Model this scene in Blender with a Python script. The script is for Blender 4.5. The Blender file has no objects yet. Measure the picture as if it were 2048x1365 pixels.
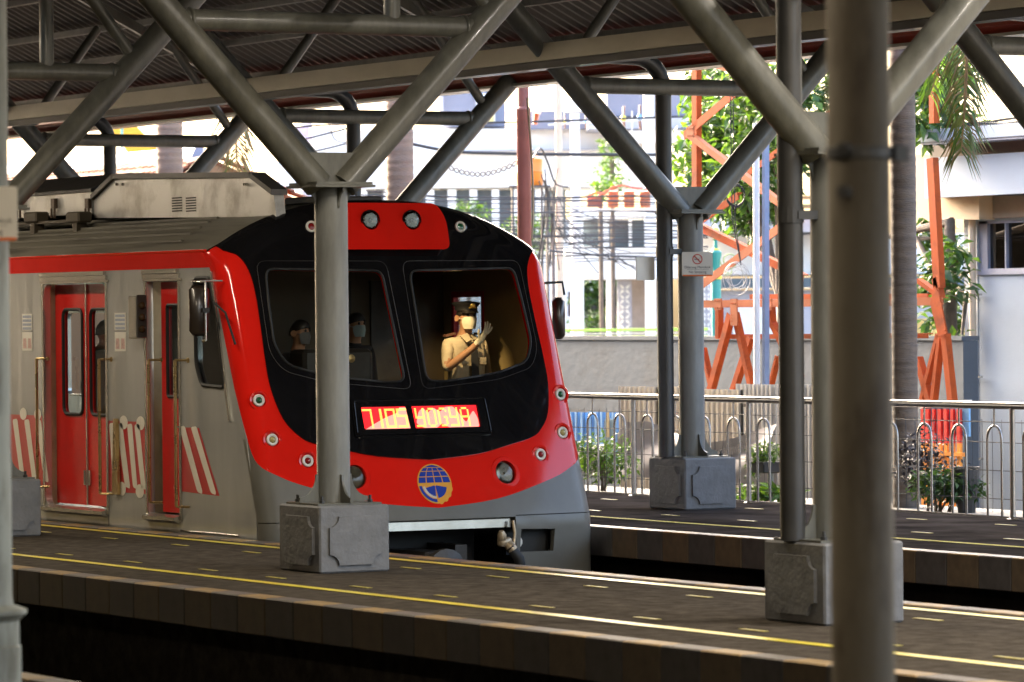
import bpy, math, random
from mathutils import Vector, Matrix, geometry

random.seed(7)
SC = bpy.context.scene
COL = SC.collection
PI = math.pi

# ------------------------------------------------------------------ camera, light, exposure
F_PX, ROLL, CAM_H = 8700.0, 0.009, 1.8            # focal length in 2048-px units, roll, eye height over the platform
ALPHA = math.radians(29.257); PITCH = math.radians(0.3385)
CAM = Vector((0, 0, CAM_H))
CA, SA = math.cos(ALPHA), math.sin(ALPHA)
HV = Vector((-CA, SA, 0)); RV = Vector((SA, CA, 0)); ZV = Vector((0, 0, 1))   # level view direction, level right, up


def ray(px, py):
    dx, dy = px - 1024.0, py - 682.5
    c, s = math.cos(ROLL), math.sin(ROLL)
    u, v = c * dx - s * dy, s * dx + c * dy
    h = F_PX * math.cos(PITCH) - v * math.sin(PITCH)
    z = -F_PX * math.sin(PITCH) - v * math.cos(PITCH)
    return HV * h + RV * u + ZV * z


def at(px, py, x=None, y=None, z=None, D=None):
    """the point seen at photo pixel (px, py) on the plane x / y / z = const, or at view depth D (metres)"""
    d = ray(px, py)
    if x is not None: t = (x - CAM.x) / d.x
    elif y is not None: t = (y - CAM.y) / d.y
    elif z is not None: t = (z - CAM.z) / d.z
    else: t = D / F_PX
    return CAM + d * t


cam = bpy.data.cameras.new('camera'); camo = bpy.data.objects.new('camera', cam); COL.objects.link(camo)
c0 = ray(1024, 682.5); rx = (ray(1025, 682.5) - c0).normalized(); fz = c0.normalized(); up = rx.cross(fz)
M = Matrix((rx, up, -fz)).transposed().to_4x4(); M.translation = CAM
camo.matrix_world = M
cam.sensor_width = 36; cam.lens = 36 * F_PX / 2048; cam.clip_start = 0.5; cam.clip_end = 2000
cam.dof.use_dof = True; cam.dof.focus_distance = 36.0; cam.dof.aperture_fstop = 4.8
SC.camera = camo

SUN_EL, SUN_DIR = math.radians(24), Vector((-0.97, -0.04, 0))       # veiled sun beyond the train: everything is seen against the light
world = bpy.data.worlds.new('World'); SC.world = world; world.use_nodes = True
wn = world.node_tree.nodes; wl = world.node_tree.links
sky = wn.new('ShaderNodeTexSky'); sky.sky_type = 'NISHITA'; sky.sun_disc = False
sky.sun_elevation = SUN_EL; sky.sun_rotation = math.atan2(SUN_DIR.x, SUN_DIR.y)
sky.dust_density = 8.0; sky.air_density = 0.8; sky.ozone_density = 0.4
wn['Background'].inputs[1].default_value = 0.15
wl.new(sky.outputs[0], wn['Background'].inputs[0])
sun = bpy.data.lights.new('sun', 'SUN'); sun.energy = 1.0; sun.angle = math.radians(8); sun.color = (1.0, 0.84, 0.66)
suno = bpy.data.objects.new('sun', sun); COL.objects.link(suno)
sd = Vector((SUN_DIR.x, SUN_DIR.y, 0)).normalized() * math.cos(SUN_EL) + ZV * math.sin(SUN_EL)
suno.rotation_euler = sd.to_track_quat('Z', 'Y').to_euler()
SC.view_settings.view_transform = 'Standard'; SC.view_settings.look = 'None'
SC.view_settings.exposure = 3.7; SC.view_settings.gamma = 1.0; SC.view_settings.use_curve_mapping = False
try:
    SC.cycles.use_denoising = True
    SC.cycles.max_bounces = 8; SC.cycles.transparent_max_bounces = 16
    SC.cycles.caustics_reflective = False; SC.cycles.caustics_refractive = False
except Exception:
    pass

# ------------------------------------------------------------------ materials
MATS = {}


def mat(name, col, rough=0.5, metal=0.0, var=0.12, scale=6.0, bump=0.0, bscale=40.0, dirt=None, stretch=None, coat=0.0, spec=0.5):
    if name in MATS: return MATS[name]
    m = bpy.data.materials.new(name); m.use_nodes = True; MATS[name] = m
    N, L = m.node_tree.nodes, m.node_tree.links
    b = N['Principled BSDF']
    b.inputs['Roughness'].default_value = rough; b.inputs['Metallic'].default_value = metal
    b.inputs['Specular IOR Level'].default_value = spec
    if coat: b.inputs['Coat Weight'].default_value = coat; b.inputs['Coat Roughness'].default_value = 0.08
    tc = N.new('ShaderNodeTexCoord'); mp = N.new('ShaderNodeMapping'); L.new(tc.outputs['Object'], mp.inputs[0])
    if stretch: mp.inputs['Scale'].default_value = stretch
    nz = N.new('ShaderNodeTexNoise'); nz.inputs['Scale'].default_value = scale; nz.inputs['Detail'].default_value = 6; nz.inputs['Roughness'].default_value = 0.65
    L.new(mp.outputs[0], nz.inputs['Vector'])
    rp = N.new('ShaderNodeValToRGB'); L.new(nz.outputs['Fac'], rp.inputs[0])
    lo = [c * (1 - var) for c in col[:3]]; hi = [min(1, c * (1 + var)) for c in col[:3]]
    if dirt: lo = list(dirt)
    rp.color_ramp.elements[0].position = 0.32; rp.color_ramp.elements[0].color = (*lo, 1)
    rp.color_ramp.elements[1].position = 0.68 if not dirt else 0.52; rp.color_ramp.elements[1].color = (*hi, 1)
    L.new(rp.outputs[0], b.inputs['Base Color'])
    rr = N.new('ShaderNodeMapRange'); rr.inputs[3].default_value = max(0.02, rough * 0.75); rr.inputs[4].default_value = min(1, rough * 1.25)
    L.new(nz.outputs['Fac'], rr.inputs[0]); L.new(rr.outputs[0], b.inputs['Roughness'])
    if bump:
        n2 = N.new('ShaderNodeTexNoise'); n2.inputs['Scale'].default_value = bscale; n2.inputs['Detail'].default_value = 4
        L.new(mp.outputs[0], n2.inputs['Vector'])
        bp = N.new('ShaderNodeBump'); bp.inputs['Strength'].default_value = bump; bp.inputs['Distance'].default_value = 0.02
        L.new(n2.outputs['Fac'], bp.inputs['Height']); L.new(bp.outputs[0], b.inputs['Normal'])
    return m


def leafmat(name, col, var=.45, scale=1.6, glow=.45):
    """leaf: light passes through it, so it is bright against the light"""
    m = mat(name, col, .45, var=var, scale=scale)
    N, L = m.node_tree.nodes, m.node_tree.links
    b = N['Principled BSDF']; src = b.inputs['Base Color'].links[0].from_socket
    t = N.new('ShaderNodeBsdfTranslucent'); mx = N.new('ShaderNodeMixShader'); mx.inputs[0].default_value = glow
    g = N.new('ShaderNodeMixRGB'); g.blend_type = 'MULTIPLY'; g.inputs[0].default_value = 1; g.inputs[2].default_value = (1.6, 1.5, .6, 1)
    L.new(src, g.inputs[1]); L.new(g.outputs[0], t.inputs[0])
    L.new(b.outputs[0], mx.inputs[1]); L.new(t.outputs[0], mx.inputs[2]); L.new(mx.outputs[0], N['Material Output'].inputs[0])
    return m


def emit(name, col, strength):
    if name in MATS: return MATS[name]
    m = bpy.data.materials.new(name); m.use_nodes = True; MATS[name] = m
    b = m.node_tree.nodes['Principled BSDF']
    b.inputs['Base Color'].default_value = (*col, 1); b.inputs['Emission Color'].default_value = (*col, 1)
    b.inputs['Emission Strength'].default_value = strength; b.inputs['Roughness'].default_value = 0.25
    return m


def glass(name, tint=(0.85, 0.9, 0.88), refl=1.0, rough=0.02):
    if name in MATS: return MATS[name]
    m = bpy.data.materials.new(name); m.use_nodes = True; MATS[name] = m
    N, L = m.node_tree.nodes, m.node_tree.links
    N.remove(N['Principled BSDF'])
    t = N.new('ShaderNodeBsdfTransparent'); t.inputs[0].default_value = (*tint, 1)
    g = N.new('ShaderNodeBsdfGlossy'); g.inputs['Roughness'].default_value = rough
    fr = N.new('ShaderNodeFresnel'); fr.inputs[0].default_value = 1.5
    mu = N.new('ShaderNodeMath'); mu.operation = 'MULTIPLY'; mu.inputs[1].default_value = refl; mu.use_clamp = True
    L.new(fr.outputs[0], mu.inputs[0])
    mx = N.new('ShaderNodeMixShader'); L.new(mu.outputs[0], mx.inputs[0]); L.new(t.outputs[0], mx.inputs[1]); L.new(g.outputs[0], mx.inputs[2])
    L.new(mx.outputs[0], N['Material Output'].inputs[0])
    return m


# ------------------------------------------------------------------ mesh building
class MB:
    def __init__(s): s.v = []; s.f = []; s.mi = []
    def add(s, v, f, mi=0):
        o = len(s.v); s.v += [Vector(p) for p in v]; s.f += [tuple(i + o for i in q) for q in f]; s.mi += [mi] * len(f); return s
    def obox(s, c, ax, ay, az, mi=0):
        """box about c with half-axis vectors"""
        c, ax, ay, az = map(Vector, (c, ax, ay, az))
        v = [c + ax * i + ay * j + az * k for i in (-1, 1) for j in (-1, 1) for k in (-1, 1)]
        return s.add(v, [(0, 1, 3, 2), (4, 6, 7, 5), (0, 4, 5, 1), (2, 3, 7, 6), (0, 2, 6, 4), (1, 5, 7, 3)], mi)
    def box(s, x0, x1, y0, y1, z0, z1, mi=0):
        return s.obox(((x0 + x1) / 2, (y0 + y1) / 2, (z0 + z1) / 2), ((x1 - x0) / 2, 0, 0), (0, (y1 - y0) / 2, 0), (0, 0, (z1 - z0) / 2), mi)
    def bbox(s, x0, x1, y0, y1, z0, z1, b=0.01, mi=0):
        """box with chamfered edges (all corners cut by b)"""
        cx, cy, cz = (x0 + x1) / 2, (y0 + y1) / 2, (z0 + z1) / 2
        hx, hy, hz = (x1 - x0) / 2, (y1 - y0) / 2, (z1 - z0) / 2
        ring = lambda a, e: [(cx - a[0], cy - a[1] + e, 0), (cx - a[0] + e, cy - a[1], 0), (cx + a[0] - e, cy - a[1], 0), (cx + a[0], cy - a[1] + e, 0),
                             (cx + a[0], cy + a[1] - e, 0), (cx + a[0] - e, cy + a[1], 0), (cx - a[0] + e, cy + a[1], 0), (cx - a[0], cy + a[1] - e, 0)]
        lv = [(ring((hx - b, hy - b), b * .5), cz - hz), (ring((hx, hy), b), cz - hz + b), (ring((hx, hy), b), cz + hz - b), (ring((hx - b, hy - b), b * .5), cz + hz)]
        v = [(p[0], p[1], z) for r, z in lv for p in r]; f = []
        for k in range(3):
            for i in range(8): f.append((k * 8 + i, k * 8 + (i + 1) % 8, k * 8 + 8 + (i + 1) % 8, k * 8 + 8 + i))
        f.append(tuple(reversed(range(8)))); f.append(tuple(range(24, 32)))
        return s.add(v, f, mi)
    def tube(s, pts, r, n=12, cap=True, mi=0):
        pts = [Vector(p) for p in pts]; R = r if isinstance(r, (list, tuple)) else [r] * len(pts)
        v = []; f = []; ref = None
        for i, p in enumerate(pts):
            d = (pts[min(i + 1, len(pts) - 1)] - pts[max(i - 1, 0)]).normalized()
            if ref is None:
                ref = d.cross(Vector((0, 0, 1)))
                if ref.length < .05: ref = d.cross(Vector((1, 0, 0)))
            a = (ref - d * ref.dot(d)).normalized(); ref = a; b = d.cross(a)
            for k in range(n):
                t = 2 * PI * k / n; v.append(p + (a * math.cos(t) + b * math.sin(t)) * R[i])
        for i in range(len(pts) - 1):
            for k in range(n): f.append((i * n + k, i * n + (k + 1) % n, (i + 1) * n + (k + 1) % n, (i + 1) * n + k))
        if cap: f.append(tuple(reversed(range(n)))); f.append(tuple(range((len(pts) - 1) * n, len(pts) * n)))
        return s.add(v, f, mi)
    def prism(s, poly, ext, mi=0):
        """polygon of 3-D points extruded by ext"""
        p = [Vector(q) for q in poly]; e = Vector(ext); n = len(p)
        tri = geometry.tessellate_polygon([p])
        f = [tuple(t) for t in tri] + [tuple(n + i for i in reversed(t)) for t in tri]
        f += [(i, (i + 1) % n, n + (i + 1) % n, n + i) for i in range(n)]
        return s.add(p + [q + e for q in p], f, mi)
    def lathe(s, c, axis, prof, n=20, mi=0):
        """profile [(radius, along)] turned about axis through c"""
        axis = Vector(axis).normalized(); a = axis.orthogonal().normalized(); b = axis.cross(a); c = Vector(c); v = []; f = []
        for r, t in prof:
            for k in range(n):
                q = 2 * PI * k / n; v.append(c + axis * t + (a * math.cos(q) + b * math.sin(q)) * max(r, 1e-4))
        for i in range(len(prof) - 1):
            for k in range(n): f.append((i * n + k, i * n + (k + 1) % n, (i + 1) * n + (k + 1) % n, (i + 1) * n + k))
        f.append(tuple(reversed(range(n)))); f.append(tuple(range((len(prof) - 1) * n, len(prof) * n)))
        return s.add(v, f, mi)


def wloc(o):
    p = Vector((0, 0, 0))
    while o is not None: p += Vector(o.location); o = o.parent
    return p


def build(name, mb, m, parent=None, smooth=None, loc=None):
    """ONE mesh object; vertices are given in world coordinates"""
    off = wloc(parent) if parent else Vector((0, 0, 0))
    L = Vector(loc) if loc is not None else None
    base = L if L is not None else off
    me = bpy.data.meshes.new(name); me.from_pydata([v - base for v in mb.v], [], mb.f)
    for x in (m if isinstance(m, (list, tuple)) else [m]): me.materials.append(x)
    if any(mb.mi): me.polygons.foreach_set('material_index', mb.mi)
    me.validate(); me.update()
    import bmesh
    bm = bmesh.new(); bm.from_mesh(me); bmesh.ops.recalc_face_normals(bm, faces=bm.faces); bm.to_mesh(me); bm.free()
    if smooth is not None:
        me.polygons.foreach_set('use_smooth', [True] * len(me.polygons))
        if smooth < 179: me.set_sharp_from_angle(angle=math.radians(smooth))
    o = bpy.data.objects.new(name, me); COL.objects.link(o)
    if parent: o.parent = parent; o.location = base - off
    elif L is not None: o.location = L
    return o


def tag(o, label=None, cat=None, group=None, kind=None):
    if label: o['label'] = label
    if cat: o['category'] = cat
    if group: o['group'] = group
    if kind: o['kind'] = kind
    return o


def thing(name, label, cat, loc, group=None):
    o = bpy.data.objects.new(name, None); COL.objects.link(o); o.location = Vector(loc); o.empty_display_size = 0.2
    return tag(o, label, cat, group)


def struct(name, mb, m, smooth=None, parent=None):
    o = build(name, mb, m, parent, smooth)
    if not parent: o['kind'] = 'structure'
    return o


def copy_tree(o, parent=None):
    c = o.copy(); COL.objects.link(c)
    if parent: c.parent = parent
    for ch in list(o.children): copy_tree(ch, c)
    return c


def twin(o, parent, delta):
    """copy of a part, same mesh, shifted"""
    c = o.copy(); COL.objects.link(c); c.parent = parent; c.location = Vector(o.location) + Vector(delta); return c


def text_mesh(body, size, shear=0.0, bold=0.0):
    cu = bpy.data.curves.new('lettering', 'FONT'); cu.body = body; cu.size = size; cu.align_x = 'CENTER'; cu.align_y = 'CENTER'; cu.shear = shear; cu.offset = bold
    cu.resolution_u = 3
    o = bpy.data.objects.new('lettering', cu); COL.objects.link(o)
    dg = bpy.context.evaluated_depsgraph_get(); me = bpy.data.meshes.new_from_object(o.evaluated_get(dg))
    v = [p.co.copy() for p in me.vertices]; f = [tuple(p.vertices) for p in me.polygons]
    bpy.data.objects.remove(o); bpy.data.curves.remove(cu); bpy.data.meshes.remove(me)
    return v, f


def inside(p, poly):
    x, y = p; r = False; n = len(poly)
    for i in range(n):
        x0, y0 = poly[i]; x1, y1 = poly[(i + 1) % n]
        if (y0 > y) != (y1 > y) and x < (x1 - x0) * (y - y0) / (y1 - y0) + x0: r = not r
    return r


def dens(poly, step):
    out = []
    for i, p in enumerate(poly):
        q = poly[(i + 1) % len(poly)]; k = max(1, int(math.hypot(q[0] - p[0], q[1] - p[1]) / step))
        out += [(p[0] + (q[0] - p[0]) * j / k, p[1] + (q[1] - p[1]) * j / k) for j in range(k)]
    return out


def smooth(pts, n=4):
    """open Catmull-Rom curve through the points"""
    out = []
    for i in range(len(pts) - 1):
        p0, p1, p2, p3 = pts[max(i - 1, 0)], pts[i], pts[i + 1], pts[min(i + 2, len(pts) - 1)]
        for k in range(n):
            t = k / n
            out.append(tuple(.5 * (2 * b + (c - a) * t + (2 * a - 5 * b + 4 * c - d) * t * t + (3 * b - a - 3 * c + d) * t ** 3) for a, b, c, d in zip(p0, p1, p2, p3)))
    return out + [tuple(pts[-1])]


def rnd(poly, rad, n=4):
    """polygon with rounded corners"""
    out = []; m = len(poly)
    for i in range(m):
        p = Vector(poly[i]); a = Vector(poly[i - 1]) - p; b = Vector(poly[(i + 1) % m]) - p
        r = min(rad, a.length * .45, b.length * .45); A = p + a.normalized() * r; B = p + b.normalized() * r
        for k in range(n + 1):
            t = k / n; q = A * (1 - t) ** 2 + p * 2 * t * (1 - t) + B * t * t; out.append((q.x, q.y))
    return out


def patch(outline, fmap, step=0.06, holes=(), rim=0.0):
    """surface patch: the 2-D outline (with holes) triangulated finely and laid on the surface fmap(u, v, depth)"""
    loops = [dens(outline, step)] + [dens(h, step) for h in holes]
    pts = []; edges = []
    for l in loops:
        o = len(pts); pts += l; edges += [(o + i, o + (i + 1) % len(l)) for i in range(len(l))]
    us = [p[0] for p in loops[0]]; vs = [p[1] for p in loops[0]]
    u = min(us) + step * .37
    while u < max(us):
        v = min(vs) + step * .41
        while v < max(vs):
            if inside((u, v), loops[0]) and not any(inside((u, v), h) for h in loops[1:]): pts.append((u, v))
            v += step
        u += step
    r = geometry.delaunay_2d_cdt([Vector(p) for p in pts], edges, [], 0, 1e-5)
    V, Fs = r[0], r[2]
    mb = MB(); keep = []
    for t in Fs:
        c = (sum(V[i].x for i in t) / 3, sum(V[i].y for i in t) / 3)
        if inside(c, loops[0]) and not any(inside(c, h) for h in loops[1:]): keep.append(tuple(t))
    mb.add([fmap(p.x, p.y, 0.0) for p in V], keep)
    if rim:
        for l in loops:
            n = len(l); mb.add([fmap(p[0], p[1], 0) for p in l] + [fmap(p[0], p[1], -rim) for p in l], [(i, (i + 1) % n, n + (i + 1) % n, n + i) for i in range(n)])
    return mb

# ------------------------------------------------------------------ the place: platforms, tracks
Y_CAM, Y_N0, Y_N1, Y_F0, Y_RAIL = 8.62, 12.15, 15.24, 18.48, 21.87
m_floor = mat('platform paving', (0.066, 0.057, 0.047), 0.9, var=0.38, scale=7, bump=0.25, bscale=60, spec=0.0)
m_conc = mat('dark slab concrete', (0.03, 0.028, 0.025), 0.8, var=0.3, scale=5, bump=0.3)
m_ball = mat('oily ballast', (0.012, 0.011, 0.01), 0.9, var=0.5, scale=14, bump=0.6, bscale=30)
m_ylw = mat('yellow line paint', (0.60, 0.50, 0.06), 0.35, var=0.25, scale=5, stretch=(0.5, 3, 3), dirt=(0.30, 0.25, 0.06), spec=.35)
m_ylw2 = mat('worn yellow paint', (0.40, 0.34, 0.07), 0.5, var=0.3, scale=9)
m_och = mat('ochre nosing paint', (0.22, 0.14, 0.05), 0.5, var=0.3, scale=9, dirt=(0.09, 0.07, 0.04))
m_gry = mat('grey nosing paint', (0.10, 0.085, 0.075), 0.5, var=0.3, scale=9)
m_blk = mat('black nosing paint', (0.05, 0.046, 0.046), 0.6, var=0.4, scale=6)
m_brn = mat('brown nosing paint', (0.085, 0.06, 0.036), 0.6, var=0.4, scale=6)
m_earth = mat('street ground', (0.16, 0.15, 0.13), 0.85, var=0.2, scale=0.6, bump=0.2)
m_rail = mat('worn rail steel', (0.22, 0.2, 0.19), 0.35, 0.8, var=0.3)

g = MB(); g.box(-400, 300, Y_RAIL + .25, 500, -1.6, -.75); g.box(-400, 300, -300, Y_RAIL + .25, -1.9, -1.15)
struct('ground', g, m_earth)
g = MB(); g.box(-75, 8, Y_RAIL + .26, 23.7, -.749, -.06)
struct('planting_bed', g, m_earth)
for a, b in ((Y_CAM, Y_N0), (Y_N1, Y_F0)):
    t = MB()
    for i in range(130):
        for j in range(6):
            x0, x1 = -90 + i * .8, -90 + (i + 1) * .8; y0, y1 = a - .4 + (b - a + .8) * j / 6, a - .4 + (b - a + .8) * (j + 1) / 6
            h = lambda x, y: -1.1 + .035 * math.sin(x * 7.1 + y * 3.3) * math.cos(y * 9.2 - x * 2.1)
            t.add([(x0, y0, h(x0, y0)), (x1, y0, h(x1, y0)), (x1, y1, h(x1, y1)), (x0, y1, h(x0, y1))], [(0, 1, 2, 3)])
    struct('track_bed', t, m_ball)
    r = MB(); yc = (a + b) / 2
    for k in (-.5335, .5335):
        r.prism([(-90, yc + k - .07, -1.05), (-90, yc + k + .07, -1.05), (-90, yc + k + .012, -1.02), (-90, yc + k + .012, -.95), (-90, yc + k + .036, -.94),
                 (-90, yc + k + .036, -.905), (-90, yc + k - .036, -.905), (-90, yc + k - .036, -.94), (-90, yc + k - .012, -.95), (-90, yc + k - .012, -1.02)], (104, 0, 0))
    struct('rails', r, m_rail)

def platform(y0, y1, x0, x1, edges):
    """slab with overhanging lip over a set-back wall"""
    s = MB(); lo = y0 + (.3 if 'lo' in edges else 0); hi = y1 - (.3 if 'hi' in edges else 0)
    a0 = y0 + (.171 if 'lo' in edges else 0); a1 = y1 - (.171 if 'hi' in edges else 0)
    s.box(x0, x1, a0, a1, -.24, 0); s.box(x0, x1, lo, hi, -1.2, -.241)
    return struct('platform', s, m_floor)

p_near = platform(Y_N0, Y_N1, -80, 6, 'lohi'.replace('lohi', 'lo hi'))
p_far = platform(Y_F0, Y_RAIL + .25, -80, 8, 'lo')
p_far.data.materials[0] = mat('far platform asphalt', (0.052, 0.045, 0.041), 0.9, var=0.45, scale=1.6, bump=0.25, bscale=60, spec=0)
sb = MB(); sb.box(-112, 40, -6.6, -6.2, -1.2, 4.4)  # unseen back and end walls, added to cut the light under the roofs
sb.box(41, 41.4, -6.2, 11.5, -1.2, 6.0)
struct('shade_wall', sb, mat('unseen shade wall', (.22, .2, .17), .8))
p_cam = platform(-5.0, Y_CAM, -80, 6, 'hi')

def nosing(par, y0, y1, xs, first=0):
    """edge stones: a proud painted nosing block with a flat top and a worn front, alternating two paints"""
    protos = []
    for k, (mt, mf) in enumerate(((m_och, m_brn), (m_gry, m_blk))):
        b = MB(); b.bbox(-.2, .2, y0, y1, -.241, .006, .008)
        o = build('edge_stone', b, [mt, mf], par)
        for p in o.data.polygons: p.material_index = 0 if p.normal.z > .5 else 1
        protos.append(o)
    used = [False, False]
    for i, x in enumerate(xs):
        k = (i // 1 + first) % 2; o = protos[k]
        if used[k]: o = twin(o, par, (0, 0, 0))
        used[k] = True; o.location = Vector((x, 0, 0))

xs_far = [-15.0 - .404 * i for i in range(62)]
nosing(p_near, Y_N0, Y_N0 + .17, [-13.0 - .404 * i for i in range(56)])
nosing(p_near, Y_N1 - .17, Y_N1, [-19.0 - .404 * i for i in range(52)], 1)
nosing(p_far, Y_F0, Y_F0 + .17, [-23.0 - .404 * i for i in range(34)])
nosing(p_cam, Y_CAM - .17, Y_CAM, [-17.0 - .404 * i for i in range(26)])
def stones_rest(par, y0, y1, segs):
    b = MB()
    for a, c in segs: b.box(a, c, y0, y1, -.241, .004)
    build('edge_stone', b, m_gry, par)['kind'] = 'stuff'
stones_rest(p_near, Y_N0, Y_N0 + .17, [(-80, -35.43), (-12.79, 6)])
stones_rest(p_near, Y_N1 - .17, Y_N1, [(-80, -39.81), (-18.79, 6)])
stones_rest(p_far, Y_F0, Y_F0 + .17, [(-80, -36.54), (-22.79, 8)])
stones_rest(p_cam, Y_CAM - .17, Y_CAM, [(-80, -27.31), (-16.79, 6)])

def line(par, y, w, name='yellow_line'):
    b = MB(); random.seed(int(y * 100))
    x = -70.0; pts = []
    while x < 5: pts.append((x, w / 2 * (1 + random.uniform(-.06, .06)), random.uniform(-.004, .004))); x += .7
    for (xa, wa, ja), (xb, wb, jb) in zip(pts, pts[1:]):
        b.add([(xa, y - wa + ja, .005), (xb, y - wb + jb, .005), (xb, y + wb + jb, .005), (xa, y + wa + ja, .005)], [(0, 1, 2, 3)])
    return build(name, b, m_ylw, par)
line(p_near, 12.88, .10); line(p_near, 14.89, .10); line(p_far, 19.40, .10).data.materials[0] = mat('matt yellow line paint', (0.42, 0.36, 0.07), .8, var=.25, scale=5, spec=.05); line(p_cam, 7.9, .10)
# short painted dashes on the paving
d = MB(); d.box(-.13, .13, -.02, .02, .003, .006)
dash = build('yellow_dash', d, m_ylw2, p_near); n = 0
for y, xr in ((13.18, [-14.6 - 1.22 * i for i in range(18)]), (14.45, [-18.2 - 1.3 * i for i in range(16)])):
    for x in xr:
        o = dash if n == 0 else twin(dash, p_near, (0, 0, 0)); n += 1; o.location = Vector((x + random.uniform(-.06, .06), y + random.uniform(-.02, .02), 0))
d2 = build('yellow_dash', d, m_ylw2, p_far)
for k, (x, y) in enumerate([(-26.4 - 1.3 * i, 20.0 + .02 * (i % 3)) for i in range(9)] + [(-25.7 - 1.3 * i, 21.3) for i in range(9)]):
    o = d2 if k == 0 else twin(d2, p_far, (0, 0, 0)); o.location = Vector((x, y, 0))

# ------------------------------------------------------------------ platform canopy
m_steel = mat('olive grey steel paint', (0.105, 0.105, 0.088), 0.40, var=0.28, scale=5, bump=0.10, bscale=18, coat=0.15, stretch=(1.6, 1.6, .5))
m_steel2 = mat('blue grey plinth paint', (0.150, 0.155, 0.165), 0.6, var=0.18, scale=6, bump=0.35, bscale=22)
m_beam = mat('pale aluminium beam', (0.48, 0.46, 0.39), 0.35, 0.35, var=0.15, scale=3, stretch=(.3, 1, 1))
m_gut = mat('red oxide gutter paint', (0.42, 0.055, 0.028), 0.3, var=0.25, scale=4, stretch=(.3, 2, 2), coat=.3)
m_roof = mat('dark corrugated sheet', (0.065, 0.055, 0.045), 0.6, var=0.3, scale=2.5, bump=0.1)
m_pipe = mat('dark drainpipe paint', (0.032, 0.032, 0.032), 0.45, var=0.2, scale=4, coat=.2)

m_polep = mat('front lit grey column paint', (0.185, 0.192, 0.185), 0.38, var=0.2, scale=5, bump=0.08, bscale=18, stretch=(1.6, 1.6, .4))  # lighter than the arms, standing in for front light on the poles
Y_COL_N, Y_COL_F, SP = 13.91, 20.95, 6.2
XE = -9.0           # right end of the far slope of the roof
FX0 = -27.4          # the column in the middle of the photograph
EAVE_F, EAVE_N, Z_EAVE, SLOPE, Y_RIDGE = 22.75, 12.15, 4.56, .5, 17.45
def z_roof(y): return Z_EAVE + SLOPE * ((EAVE_F - y) if y > Y_RIDGE else (y - EAVE_N))

# corrugated roof, real ribs
rf = MB(); pitch_ = .20; nx = int(86 / pitch_ * 4)
prof = (0, 0, .05, .05)
def sheet(name, ya, za, yb, zb, x0, x1):
    b = MB(); n = int((x1 - x0) / (pitch_ / 4)); v = []; f = []
    for i in range(n + 1):
        x = x0 + i * pitch_ / 4; z = prof[i % 4]
        v += [(x, ya, za + z), (x, yb, zb + z)]
        if i: f.append((2 * i - 2, 2 * i - 1, 2 * i + 1, 2 * i))
    b.add(v, f); b.add([(p[0], p[1], p[2] + .003) for p in v], f)
    return b
roof = thing('canopy_roof', 'dark corrugated gable roof over the tracks on steel purlins', 'canopy roof', (-35, Y_RIDGE, z_roof(Y_RIDGE)))
build('roof_sheet', sheet('a', Y_RIDGE, z_roof(Y_RIDGE), EAVE_F, Z_EAVE, -110, XE), m_roof, roof)
build('roof_sheet', sheet('a', EAVE_N, Z_EAVE, Y_RIDGE, z_roof(Y_RIDGE), -110, 4), m_roof, roof)
build('roof_sheet', sheet('a', -7, 4.2, EAVE_N + .2, 4.40, -110, 40), m_roof, roof)  # unseen roof over the viewer's platform, added to shade the scene
for y in (22.45, 21.79, 21.2, 20.5, 19.6, 18.5):
    for s in ((y,), (2 * Y_RIDGE - y,)):
        b = MB(); z = z_roof(s[0]); xe_ = XE if s[0] > Y_RIDGE else 8; b.box(-78, xe_, s[0] - .02, s[0] + .02, z - .115, z - .045); b.box(-78, xe_, s[0] + .021, s[0] + .06, z - .115, z - .105)
        build('purlin', b, m_steel, roof)
gt = MB(); gy, gz = EAVE_F - .10, 4.30
gt.prism([(-78, gy - .12, gz + .13), (-78, gy - .12, gz), (-78, gy - .07, gz - .06), (-78, gy + .07, gz - .06), (-78, gy + .12, gz), (-78, gy + .12, gz + .13), (-78, gy + .09, gz + .13), (-78, gy + .09, gz), (-78, gy + .06, gz - .035), (-78, gy - .06, gz - .035), (-78, gy - .095, gz), (-78, gy - .095, gz + .13)], (78 + XE, 0, 0))
tag(build('gutter', gt, m_gut, None, loc=(-35, gy, gz)), 'long red gutter hanging along the far eave of the canopy roof', 'gutter')
gl = MB(); gl.box(-78, XE, gy - .13, gy + .13, gz - .095, gz - .066)
build('support_strip', gl, m_beam, bpy.data.objects['gutter'])
bm_ = MB(); bm_.box(-78, 8, 19.36, 19.42, 4.07, 4.225); bm_.box(-78, 8, 19.421, 19.50, 4.07, 4.085); bm_.box(-78, 8, 19.421, 19.50, 4.21, 4.225); bm_.box(-78, 8, 19.37, 19.55, 4.0, 4.066, 1)  # dark lower strip stands for the shade below the beam
tag(build('longitudinal_beam', bm_, [m_beam, m_pipe], None, loc=(-35, 19.4, 4.1)), 'pale metal beam running lengthways under the roof in front of the far supports', 'beam')
bn = MB(); bn.tube([(-78, 13.05, 4.55), (8, 13.05, 4.55)], .07, 10)
# beams lengthways over the near columns
b = MB(); b.box(-78, 8, 15.5, 15.56, 5.05, 5.2)
tag(build('longitudinal_beam', b, m_steel, None, loc=(-35, 15.5, 5.1)), 'dark steel beam running lengthways high above the near platform edge', 'beam')

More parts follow.
